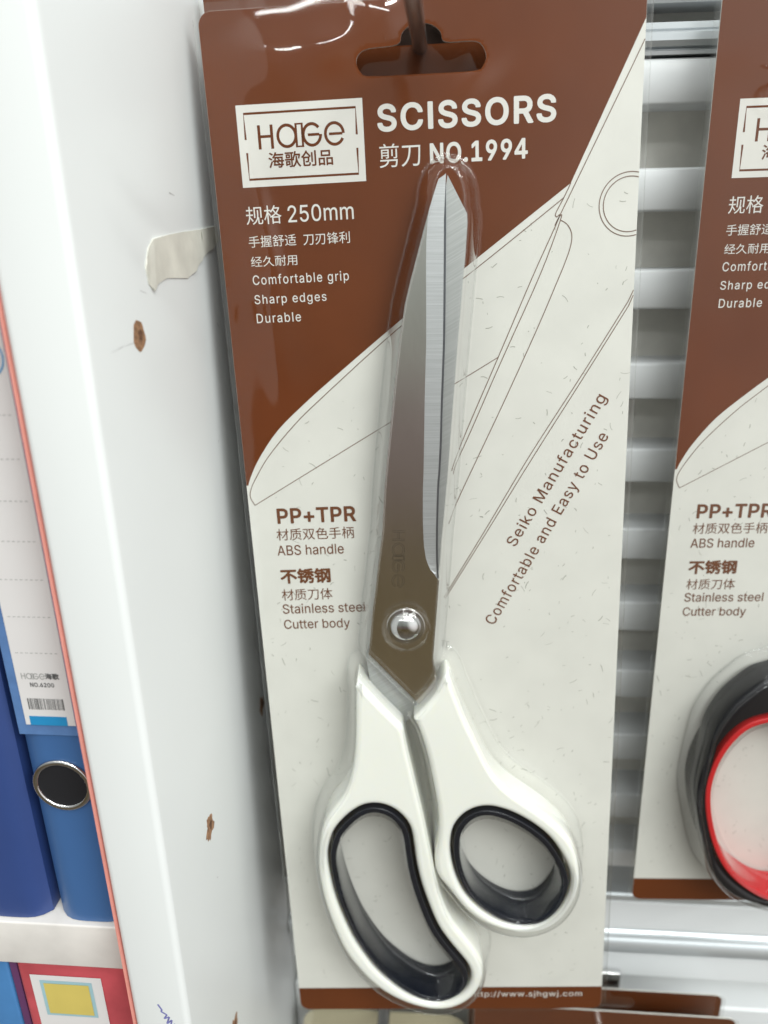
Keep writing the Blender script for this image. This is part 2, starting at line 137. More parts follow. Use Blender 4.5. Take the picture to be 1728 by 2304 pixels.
GLYPH={' ':(188,[]),'+':(457,['196 31 194 34 194 164 191 168 186 168 61 168 59 169 57 174 57 224 61 230 191 230 194 234 194 364 196 367 201 368 256 368 259 364 259 234 261 230 391 230 395 224 395 174 393 169 391 168 261 168 259 164 259 34 256 31 251 30']),'.':(192,['75 -4 70 -2 60 6 51 16 48 26 46 41 47 51 52 66 60 76 70 84 80 88 95 91 110 88 120 84 134 71 143 56 145 41 144 31 139 16 131 6 125 1 120 -2 110 -6 95 -8 85 -7']),'/':(253,['14 -80 10 -76 11 -71 174 534 179 537 234 537 238 534 238 529 75 -76 69 -80']),'0':(457,['193 -7 158 3 128 20 103 44 80 78 65 113 57 138 51 163 47 193 45 223 44 253 45 288 47 318 51 343 57 368 64 393 82 433 103 463 128 488 158 506 188 515 228 520 263 516 298 505 324 488 348 466 371 433 389 393 396 368 402 343 406 318 408 283 409 253 408 218 406 193 402 163 396 138 388 113 370 73 349 43 323 20 293 2 263 -7 228 -11','197 58 203 56 223 54 248 56 268 63 289 78 302 93 317 118 326 143 333 173 338 213 340 253 338 293 334 328 326 363 317 388 303 413 285 433 268 446 263 448 248 453 228 456 203 453 183 445 168 433 150 413 138 392 127 363 119 333 115 293 113 253 115 213 119 178 128 143 137 118 151 93 168 75 183 64']),'1':(457,['76 -4 72 0 72 55 76 59 206 59 208 60 208 65 207 440 206 441 86 354 84 355 82 360 82 425 84 430 86 432 196 513 276 513 279 510 280 505 280 60 281 59 391 59 395 55 395 0 391 -4 386 -4']),'2':(457,['64 -4 60 0 60 45 62 50 230 230 280 285 297 310 308 330 315 355 316 370 315 390 310 405 304 417 293 430 280 440 259 450 224 456 204 454 189 450 174 444 162 435 154 428 142 410 136 395 132 380 131 360 129 359 124 358 64 358 62 360 62 365 64 390 72 420 81 440 98 465 119 485 143 500 169 511 194 517 229 520 254 517 279 511 308 500 330 485 349 467 364 447 375 425 382 400 385 375 384 355 379 330 365 295 338 255 269 177 164 65 164 63 169 61 389 61 393 55 393 0 389 -4 384 -4']),'3':(457,['179 -7 159 -3 129 7 104 20 84 36 68 53 53 78 44 103 41 133 44 136 109 136 112 133 115 118 121 103 129 90 139 79 154 68 164 64 184 58 199 55 219 54 234 55 259 60 274 65 289 73 302 83 310 93 319 108 323 123 325 143 324 158 317 183 313 193 303 208 289 220 274 230 254 237 224 242 199 244 159 244 154 246 153 248 153 298 156 303 279 443 274 448 269 448 69 448 66 453 66 508 69 513 74 513 369 513 374 512 376 508 376 463 375 458 234 298 239 294 279 290 312 278 334 266 354 249 374 224 387 198 395 173 397 143 393 113 387 88 373 63 358 43 335 23 309 8 279 -2 249 -9 219 -11']),'4':(457,['270 -4 266 0 265 112 260 114 25 114 23 115 21 120 21 170 22 175 258 510 260 512 265 513 335 513 338 510 339 505 339 180 340 177 345 176 421 175 424 170 424 120 422 115 420 114 345 114 340 113 339 110 339 0 335 -4','100 180 100 179 105 176 260 176 265 178 265 430 264 425 260 423']),'5':(457,['185 -8 165 -3 137 8 115 22 95 39 79 58 66 83 59 108 56 128 59 133 123 133 125 131 132 108 140 93 150 81 165 69 175 63 190 58 205 55 220 54 240 55 260 61 275 69 290 80 300 91 309 103 318 123 322 143 324 163 322 183 317 203 311 218 301 233 290 245 270 260 255 266 240 270 215 273 185 269 154 258 140 251 130 243 125 242 65 250 63 253 92 508 95 513 100 513 365 513 370 508 370 503 370 453 365 448 155 447 139 313 140 311 176 328 195 334 215 337 230 338 255 335 275 332 298 323 315 314 335 299 347 288 363 268 373 253 382 233 390 208 394 183 395 163 392 133 384 98 370 71 354 48 335 30 310 11 280 -2 255 -8 220 -11']),'6':(457,['194 -8 164 0 139 12 119 26 97 48 80 73 70 98 62 128 60 163 61 183 66 208 78 243 89 270 108 303 249 512 254 513 319 513 324 511 326 508 324 505 192 313 194 311 209 315 234 318 264 316 293 308 314 300 339 283 359 263 373 243 383 218 391 183 393 158 390 123 383 98 370 68 356 48 337 28 314 12 284 -1 259 -8 224 -11','213 53 229 52 244 54 259 58 274 65 289 75 301 88 311 103 317 118 322 138 323 158 322 178 318 193 309 213 299 227 289 239 275 248 264 254 244 260 209 260 189 254 174 247 153 228 142 213 136 198 130 178 129 158 130 138 136 118 142 103 149 91 160 78 174 68 193 58']),'7':(457,['97 -4 93 0 95 5 317 445 312 448 62 448 59 450 58 455 59 510 62 513 392 513 395 510 395 505 395 450 394 445 170 0 167 -3 162 -4']),'8':(457,['182 -7 162 -3 132 8 107 23 89 38 69 63 58 83 50 108 48 133 49 158 55 178 62 198 71 213 82 228 97 243 112 254 132 263 138 268 126 273 104 288 88 308 76 328 69 353 66 378 69 403 75 428 87 453 102 471 122 489 142 501 167 511 192 517 227 520 257 518 287 510 307 502 330 488 352 468 363 453 377 428 383 403 386 378 383 353 376 328 362 306 347 288 327 274 315 268 321 263 337 255 352 245 365 233 381 213 390 198 398 178 403 158 405 133 402 108 395 83 380 58 367 42 342 21 320 8 292 -2 257 -9 222 -11 192 -9','218 53 247 54 262 57 282 63 297 72 311 83 320 93 327 108 331 123 333 138 330 158 325 173 317 188 312 195 307 201 282 219 262 226 247 230 227 231 207 230 187 226 169 218 142 198 135 188 127 173 121 153 119 138 121 123 125 108 132 93 141 83 153 73 170 63 187 58 207 54','193 298 207 295 227 294 242 295 257 298 272 304 282 310 292 318 302 331 309 343 314 358 315 378 313 393 309 408 304 418 297 428 286 438 262 450 242 455 227 456 207 455 192 451 167 439 155 428 149 418 141 403 138 388 138 363 142 344 148 333 160 318 177 305']),'9':(457,['129 -4 126 0 129 5 260 195 254 197 234 191 219 191 189 193 159 199 134 211 114 225 94 245 81 265 69 290 62 320 60 350 62 380 69 410 83 440 97 460 114 479 139 496 164 509 194 517 224 520 254 517 284 510 309 499 336 480 355 460 372 435 383 410 391 375 393 345 391 320 386 295 377 270 364 240 344 205 318 165 204 -1 199 -4','203 250 224 247 244 249 264 254 279 262 291 270 304 285 317 310 322 330 323 350 321 375 317 390 304 415 292 430 279 441 264 449 244 455 209 455 189 449 174 441 161 430 149 418 140 400 136 390 132 375 129 350 131 330 135 315 143 295 153 280 174 262 189 255']),':':(192,['75 -4 70 -2 60 6 51 16 48 26 46 41 47 51 52 66 60 76 70 84 80 88 95 91 110 88 120 84 134 71 143 56 145 41 144 31 139 16 131 6 125 1 120 -2 110 -6 95 -8 85 -7','75 271 60 281 52 291 48 301 46 316 47 326 52 341 60 352 70 359 80 363 95 366 110 363 120 359 131 351 138 341 143 331 145 311 143 301 140 296 130 281 120 274 110 269 95 267 80 269']),'A':(484,['16 -4 12 0 14 5 198 510 201 513 276 513 280 510 281 506 465 5 466 -1 461 -4 396 -4 391 -1 341 137 336 138 141 138 136 134 89 0 86 -4','161 205 166 203 311 203 317 205 283 300 241 433 236 435 195 300']),'B':(460,['60 -4 56 0 57 510 60 513 245 513 275 511 302 505 330 495 355 477 370 463 383 445 394 420 400 400 402 375 401 355 397 335 390 318 380 304 369 290 345 275 330 267 323 265 335 263 350 257 365 248 380 237 396 220 405 205 415 185 420 160 422 140 420 110 413 85 404 65 389 45 370 28 345 14 315 4 285 -2 245 -4','129 65 130 62 135 61 245 61 280 64 310 73 329 85 340 98 349 115 351 135 350 150 345 170 330 194 320 203 305 214 285 222 265 225 245 227 130 227 129 225','129 290 130 289 240 289 270 294 285 299 296 305 309 315 318 325 326 340 331 355 332 370 329 390 322 410 310 426 295 436 290 439 270 445 240 448 130 447 129 445']),'C':(514,['220 -7 170 9 145 23 130 34 109 53 92 73 77 93 66 113 55 138 48 163 41 193 37 223 36 253 37 283 42 318 47 343 55 368 66 393 80 418 94 438 110 457 129 473 145 486 170 499 190 507 220 515 265 520 315 515 360 501 385 488 405 473 422 458 440 438 452 418 463 398 471 373 477 348 475 346 470 344 410 344 405 346 400 363 393 378 385 393 375 406 356 423 342 433 330 439 310 446 295 450 270 452 240 449 210 441 186 428 165 412 144 388 129 363 116 328 110 293 107 253 110 213 116 183 128 148 145 118 165 96 185 80 215 66 240 60 270 57 300 60 325 68 340 75 365 92 380 108 393 128 399 143 405 163 410 164 470 164 475 163 477 158 471 133 462 108 451 88 440 72 421 48 385 21 365 10 345 2 320 -5 295 -10 265 -11 245 -10']),'D':(506,['60 -4 56 0 57 510 60 513 225 513 255 511 280 508 310 501 330 494 355 481 390 455 417 425 435 395 447 370 454 345 461 315 466 255 461 195 454 165 447 140 436 115 425 95 410 75 395 60 373 40 350 26 330 17 305 8 275 1 245 -3','129 65 130 62 135 61 215 61 255 64 285 72 315 84 340 102 360 125 375 150 386 180 393 220 395 255 393 290 387 325 375 360 361 385 340 408 315 426 290 437 255 445 220 448 135 448 130 447 129 445']),'E':(423,['60 -4 56 0 57 510 60 513 370 513 375 511 376 450 370 448 135 448 130 447 129 445 129 295 130 290 350 290 355 290 359 285 359 230 355 225 130 224 129 220 129 65 130 62 135 61 375 61 379 55 379 0 375 -4 370 -4']),'I':(190,['60 -4 56 0 57 510 60 513 125 513 129 510 130 505 130 0 125 -4']),'M':(632,['60 -4 56 0 57 510 60 513 150 513 156 510 280 190 310 100 315 88 349 190 472 510 475 513 480 513 565 513 570 512 572 510 572 505 572 0 570 -3 565 -4 505 -4 500 0 500 325 502 395 500 404 498 395 460 290 346 0 340 -4 290 -4 285 -4 282 0 166 290 130 392 127 395 125 406 124 400 126 325 126 0 120 -4']),'N':(527,['60 -4 56 0 57 510 60 513 135 513 140 510 365 155 395 101 397 105 395 160 395 510 400 513 460 513 465 512 467 510 467 505 467 0 465 -3 460 -4 390 -4 385 -3 382 0 200 285 130 404 127 405 125 412 129 290 129 0 125 -4']),'O':(537,['220 -7 170 9 145 23 130 34 109 53 92 73 77 93 66 113 55 138 48 163 41 193 37 223 36 253 37 283 41 313 47 343 55 368 66 393 77 413 95 440 110 457 129 473 150 489 170 499 195 509 215 514 240 518 265 520 295 518 320 513 340 508 365 498 385 488 405 473 425 455 440 438 455 415 468 393 478 368 486 343 492 313 496 283 497 253 496 223 492 193 485 163 478 138 468 113 456 93 440 71 425 53 405 36 389 23 365 10 315 -6 295 -10 265 -11 240 -10','246 58 265 57 295 59 320 66 345 79 370 98 389 118 405 148 416 178 424 213 426 253 423 298 417 328 405 360 389 388 370 411 345 430 320 443 295 449 270 452 240 449 210 441 185 429 161 408 145 388 129 363 118 333 110 293 107 258 110 213 117 178 128 148 145 119 163 98 185 80 210 67 235 60']),'P':(449,['60 -4 56 0 57 510 60 513 235 513 270 510 305 503 335 490 360 472 380 451 394 430 404 405 410 380 413 350 410 315 404 290 392 260 378 240 359 220 335 204 305 191 270 184 235 182 130 182 129 180 129 0 125 -4','129 250 130 247 135 246 230 246 255 248 280 253 295 260 310 270 320 281 329 295 335 310 339 330 339 365 336 380 329 400 320 414 310 424 295 435 275 443 255 447 230 448 130 447 129 445']),'R':(453,['60 -4 56 0 57 510 60 513 235 513 275 510 305 504 335 492 359 475 376 460 393 435 406 405 411 380 413 350 411 320 405 295 391 265 377 245 360 231 335 214 325 210 320 205 432 0 430 -2 425 -4 355 -4 350 -3 245 192 240 194 135 194 130 193 129 190 129 0 125 -4','129 260 130 259 135 259 255 260 280 264 295 270 310 279 322 290 329 300 335 315 340 335 341 355 339 375 331 400 322 415 310 427 295 437 260 446 230 448 130 447 129 445']),'S':(451,['178 -9 153 -4 124 6 98 21 78 37 62 56 47 81 39 106 34 136 38 141 103 141 108 136 111 121 117 106 126 91 138 79 153 69 168 62 188 57 223 53 243 54 263 57 283 63 303 74 313 81 323 92 333 106 339 121 342 141 338 161 336 166 329 176 319 186 294 201 243 218 183 235 143 249 109 266 83 286 63 311 52 341 48 371 50 401 58 426 73 451 90 471 113 489 138 502 168 513 193 518 223 520 258 518 288 512 318 501 343 486 363 470 380 451 394 426 402 401 405 376 398 374 338 374 333 376 328 401 318 416 298 434 274 446 253 452 223 455 188 450 173 446 154 436 141 426 127 406 121 391 119 376 121 361 124 351 126 346 133 337 143 328 158 318 168 313 213 297 263 283 313 268 346 251 363 239 386 216 397 201 406 181 411 161 412 136 410 111 403 86 400 81 389 61 374 41 350 21 328 9 293 -4 263 -11 223 -13 188 -11']),'T':(453,['192 -4 189 0 189 445 187 447 182 448 32 448 29 450 28 455 29 510 32 513 417 513 420 510 421 505 421 455 420 450 417 448 267 448 262 447 261 445 261 0 257 -4']),'U':(521,['210 -8 185 -2 155 10 125 29 100 52 82 77 67 107 60 137 56 172 56 507 60 513 125 513 128 507 128 177 131 152 137 132 143 117 156 97 173 82 190 71 210 63 230 58 260 56 285 57 310 64 330 72 345 82 360 97 374 117 380 132 386 152 389 177 389 507 390 512 395 513 458 512 461 507 461 172 457 137 450 107 439 82 417 52 395 32 365 12 335 -1 295 -10 255 -12 220 -10']),'a':(393,['125 -9 115 -7 95 0 74 11 55 28 45 42 34 61 29 81 26 111 28 126 32 146 39 161 50 176 61 186 80 199 105 209 125 215 175 224 245 233 260 237 266 241 270 246 271 251 272 256 271 271 269 281 265 291 259 301 250 310 240 317 225 323 210 326 195 327 180 326 165 323 140 313 130 306 119 296 100 270 42 286 37 291 49 316 64 336 75 348 90 360 115 373 130 378 150 383 170 387 190 388 240 383 255 379 275 371 304 351 315 338 325 322 334 301 339 276 341 251 340 -1 335 -4 275 -4 273 1 273 36 270 43 255 23 245 14 230 4 215 -3 200 -8 160 -13','146 51 170 49 190 51 210 55 235 69 250 81 260 96 270 121 272 141 272 181 270 183 260 178 235 173 175 164 135 155 115 144 106 136 100 126 97 116 97 96 101 81 110 69 120 61 130 56']),'b':(428,['193 -8 168 2 145 17 136 27 118 52 116 47 116 2 113 -4 53 -4 51 -3 49 2 49 507 53 513 113 513 118 507 118 327 120 332 123 334 138 352 156 367 172 377 188 383 208 387 228 388 263 385 288 378 313 365 338 344 357 322 372 297 385 262 392 227 394 187 392 152 385 117 375 87 358 55 340 32 334 27 313 12 288 -1 258 -10 228 -12 208 -11','205 52 218 51 243 54 258 58 278 71 293 86 301 97 312 117 318 138 323 162 324 187 323 217 318 242 313 257 304 277 293 293 278 307 258 319 238 324 218 326 198 324 178 318 162 307 148 294 136 277 129 262 123 242 118 217 117 187 118 160 122 137 128 117 138 97 149 82 166 67 183 58 198 53']),'c':(400,['169 -8 144 -1 114 13 90 32 72 52 53 82 41 112 33 147 30 187 33 227 41 262 52 292 69 321 94 347 114 363 144 378 174 386 209 388 229 387 259 381 279 374 304 361 319 350 334 336 351 312 359 295 366 277 364 275 360 272 304 258 299 261 286 287 269 306 239 321 209 326 184 324 164 317 149 308 132 292 122 277 112 257 105 232 102 212 100 187 102 162 105 142 112 117 123 97 133 82 149 68 164 59 184 53 204 50 239 55 269 70 289 92 300 117 304 121 359 107 364 106 367 102 353 67 336 42 309 19 294 9 264 -4 244 -9 209 -12']),'d':(428,['159 -8 134 0 109 12 85 32 65 57 51 82 40 112 32 152 30 187 32 227 39 262 50 292 69 325 84 343 107 362 134 377 164 386 194 388 219 387 239 382 254 377 269 367 281 357 291 347 304 328 307 332 307 337 307 507 309 513 373 512 376 507 376 2 375 -3 369 -4 314 -4 311 -3 309 2 309 42 307 47 304 48 289 28 279 17 266 7 239 -6 219 -11 194 -12 164 -10','189 52 204 51 224 53 244 59 259 68 274 80 287 97 296 117 302 137 306 162 308 187 306 212 303 237 296 262 288 277 278 292 264 306 244 318 224 324 204 326 184 324 164 319 149 309 135 297 121 277 113 262 106 237 102 217 100 187 102 162 107 137 113 117 120 102 133 82 149 68 164 59']),'e':(408,['174 -8 144 -1 114 13 89 32 68 57 53 82 40 117 33 147 30 187 33 227 40 257 52 292 70 322 88 342 109 360 139 376 169 385 204 388 224 387 244 384 264 379 284 371 304 359 324 341 336 327 350 307 361 282 370 252 374 227 375 167 369 165 104 165 101 162 103 147 106 127 114 107 127 87 139 75 154 64 174 56 189 52 209 50 239 53 254 58 264 62 274 69 289 83 304 109 364 95 369 92 368 87 360 67 351 52 339 37 319 21 304 11 284 0 259 -7 234 -11 209 -12','101 227 104 225 299 225 303 227 300 247 294 267 274 298 259 311 244 319 224 324 204 326 184 324 164 319 149 310 134 299 121 282 112 267 105 247']),'f':(258,['81 -4 77 0 77 320 71 323 6 323 3 325 3 380 6 383 71 383 76 384 78 450 83 470 91 486 101 499 121 515 136 524 151 529 171 533 186 534 221 531 241 526 247 520 232 470 229 465 226 464 211 468 196 470 176 467 166 464 161 460 156 455 150 445 147 435 146 420 146 385 151 383 226 383 231 381 232 325 226 323 151 323 146 320 146 0 141 -4']),'g':(429,['164 -151 154 -150 129 -142 113 -136 94 -125 77 -111 55 -86 47 -71 49 -66 99 -37 104 -39 124 -62 134 -71 154 -84 169 -89 189 -92 209 -93 234 -91 259 -83 279 -72 294 -56 303 -36 307 -6 307 54 304 59 289 38 268 19 239 7 214 2 194 1 164 3 139 10 110 24 89 39 69 61 54 84 39 119 32 154 30 189 32 229 39 265 54 299 69 324 84 342 109 364 139 379 164 386 194 388 219 387 239 382 254 377 279 361 290 349 304 331 309 334 309 380 314 383 369 383 374 382 376 379 376 374 376 -11 374 -41 366 -71 354 -91 338 -111 314 -128 294 -139 264 -148 234 -153 204 -155','190 64 204 63 229 66 244 70 264 81 279 94 295 119 303 144 307 164 308 194 307 219 302 244 295 264 288 279 277 294 260 309 244 319 224 324 204 326 184 324 164 318 144 306 132 294 121 279 112 259 107 244 102 219 100 194 103 164 106 144 113 124 120 109 134 91 149 78 164 70']),'h':(414,['53 -4 49 0 49 505 50 510 53 513 113 513 117 510 118 505 118 330 119 335 123 338 128 346 148 364 173 378 198 386 228 388 248 387 273 382 298 371 314 360 328 345 346 320 355 295 359 270 361 240 361 0 358 -3 353 -4 298 -4 293 -2 292 0 292 235 288 265 281 285 271 300 253 315 233 322 208 325 193 324 178 320 163 314 151 305 140 295 133 285 123 265 119 245 118 225 118 0 113 -4']),'i':(171,['51 -3 49 0 49 380 51 382 56 383 111 383 116 382 118 380 118 375 118 0 116 -3 111 -4','71 440 60 445 51 452 44 460 39 470 37 480 39 495 46 509 52 515 61 522 71 526 81 528 96 526 106 522 116 515 125 505 129 490 129 470 121 457 106 444 91 440']),'j':(171,['-10 -147 -14 -143 -14 -88 -10 -83 15 -81 30 -75 38 -68 44 -58 49 -33 49 377 50 382 55 383 115 383 118 377 118 -28 116 -53 112 -73 105 -93 96 -108 82 -123 70 -130 45 -141 25 -145','65 442 60 444 50 452 43 462 38 472 38 492 42 502 50 515 60 522 70 526 85 528 95 526 105 522 119 512 128 497 130 482 129 472 127 467 117 452 105 444 95 440 85 439 70 440']),'k':(385,['53 -4 49 0 49 505 50 510 53 513 113 513 117 510 118 505 118 219 123 220 283 383 358 383 364 380 362 375 207 215 376 0 373 -3 368 -4 293 -4 289 0 153 172 120 140 118 135 118 0 113 -4']),'l':(174,['55 -4 51 0 51 505 52 510 55 513 115 513 119 510 120 505 120 0 115 -4']),'m':(614,['53 -4 49 0 50 380 53 383 113 383 116 380 116 340 118 332 131 350 143 362 158 373 172 380 188 386 218 390 248 386 268 379 273 376 288 365 303 348 318 322 322 330 334 345 348 360 358 367 383 380 398 385 418 389 438 390 458 389 478 384 498 376 515 365 533 347 544 330 553 309 559 285 561 260 561 0 558 -3 498 -4 493 -2 492 0 492 250 489 275 482 295 468 311 453 320 438 325 418 326 403 325 388 322 378 318 368 310 357 300 350 290 341 265 339 245 339 0 333 -4 273 -4 270 0 270 255 267 280 261 295 248 309 238 317 218 324 198 326 173 322 148 309 139 300 132 290 122 270 119 255 118 235 118 0 113 -4']),'n':(414,['53 -4 49 0 50 380 53 383 113 383 116 380 116 335 118 330 128 346 148 364 173 378 198 386 228 388 253 387 278 380 298 371 318 356 333 340 343 325 353 300 358 275 361 240 361 0 358 -3 353 -4 298 -4 293 -2 292 0 292 235 288 265 281 285 271 300 253 315 233 322 208 325 193 324 178 320 163 314 151 305 140 295 133 285 123 265 119 245 118 225 118 0 113 -4']),'o':(419,['169 -8 144 -1 114 13 90 32 72 52 53 82 41 112 33 147 30 187 33 227 41 262 52 292 67 317 89 343 114 362 144 378 174 386 209 388 244 385 274 377 304 361 327 342 344 322 360 297 374 262 383 227 385 187 383 147 374 112 359 78 347 57 329 36 304 15 274 0 239 -9 204 -12','189 52 209 50 229 53 249 58 269 71 282 82 296 102 303 117 309 137 314 162 315 187 314 207 311 232 303 257 294 276 283 292 266 307 249 318 229 324 209 326 184 324 164 317 144 304 132 292 122 277 112 257 107 237 102 212 100 187 102 162 105 142 111 122 120 102 133 82 149 68 164 59']),'p':(428,['53 -147 49 -143 49 377 53 383 114 382 116 377 116 332 118 326 133 348 153 365 168 376 188 383 208 387 233 388 258 386 288 378 317 362 338 344 357 322 373 295 385 262 392 227 394 187 392 152 385 117 374 82 358 55 340 32 334 27 315 12 293 1 258 -10 228 -12 208 -11 183 -5 158 8 145 17 118 50 118 -143 113 -147','205 52 218 51 243 54 258 58 278 71 293 86 301 97 312 117 318 138 323 162 324 187 323 217 318 242 313 257 304 277 293 293 278 307 258 319 238 324 218 326 198 324 178 318 162 307 148 294 136 277 129 262 123 242 118 217 117 187 118 160 122 137 128 117 138 97 149 82 166 67 183 58 198 53']),'r':(263,['53 -4 49 0 50 380 53 383 113 383 116 380 116 345 118 337 123 344 138 360 150 370 168 380 193 387 213 389 243 388 246 385 247 380 246 320 243 318 203 322 178 318 163 312 148 303 138 293 129 280 122 265 119 250 118 235 118 0 113 -4']),'s':(369,['136 -8 111 -1 91 8 72 22 61 33 46 52 37 72 32 92 35 97 91 111 96 110 106 87 116 73 126 63 141 56 161 51 181 49 201 51 226 57 241 65 255 77 260 87 264 102 261 116 259 122 252 132 237 142 211 151 146 167 116 176 91 188 71 203 56 222 46 247 43 272 46 297 52 317 65 337 76 350 91 362 111 373 136 382 161 387 186 388 211 387 236 382 256 375 271 367 286 357 301 342 321 310 327 292 327 287 271 274 266 274 250 302 241 312 226 321 206 327 186 329 166 327 146 321 132 312 122 302 116 292 114 287 113 277 115 262 117 257 125 247 141 237 171 227 261 204 291 189 310 172 324 152 332 132 335 107 332 82 326 62 316 47 301 29 281 14 261 2 236 -6 211 -11 181 -12 161 -11']),'t':(231,['136 -5 111 3 91 17 75 36 65 61 61 96 60 321 56 323 6 323 2 326 2 376 4 381 6 383 56 383 61 386 61 471 66 475 126 475 130 471 130 386 131 384 136 383 201 383 206 382 208 376 208 326 206 324 201 323 131 323 130 321 130 96 131 81 134 71 141 62 146 59 156 55 166 54 181 55 201 58 204 56 207 51 217 1 211 -3 191 -7 166 -8']),'u':(414,['148 -5 133 -2 113 7 93 21 80 35 67 55 56 80 50 110 49 140 50 380 53 383 113 383 117 380 118 145 121 115 128 95 138 80 153 67 158 64 178 57 203 54 218 55 233 59 258 73 273 89 280 100 286 115 291 135 292 155 292 380 298 383 358 383 361 380 361 375 361 0 358 -3 353 -4 298 -4 294 0 293 52 291 45 288 45 278 31 261 15 233 1 208 -7 183 -9 158 -7']),'w':(571,['138 -4 134 0 20 375 20 380 23 383 83 383 88 383 91 380 157 140 168 90 173 97 202 215 248 380 253 383 313 383 318 382 366 215 386 135 393 101 398 90 430 215 476 380 478 382 483 383 543 383 548 381 548 375 433 0 428 -4 368 -4 364 0 315 170 283 289 266 220 203 0 198 -4']),'y':(393,['57 -145 47 -143 43 -140 57 -85 62 -82 92 -86 102 -85 112 -82 122 -75 132 -65 141 -50 158 -5 158 0 14 375 14 380 17 383 82 383 88 380 169 155 192 83 197 85 220 155 301 380 307 383 372 383 375 380 374 375 208 -60 199 -80 191 -95 180 -110 167 -122 152 -133 137 -141 127 -144 107 -148 87 -149'])}
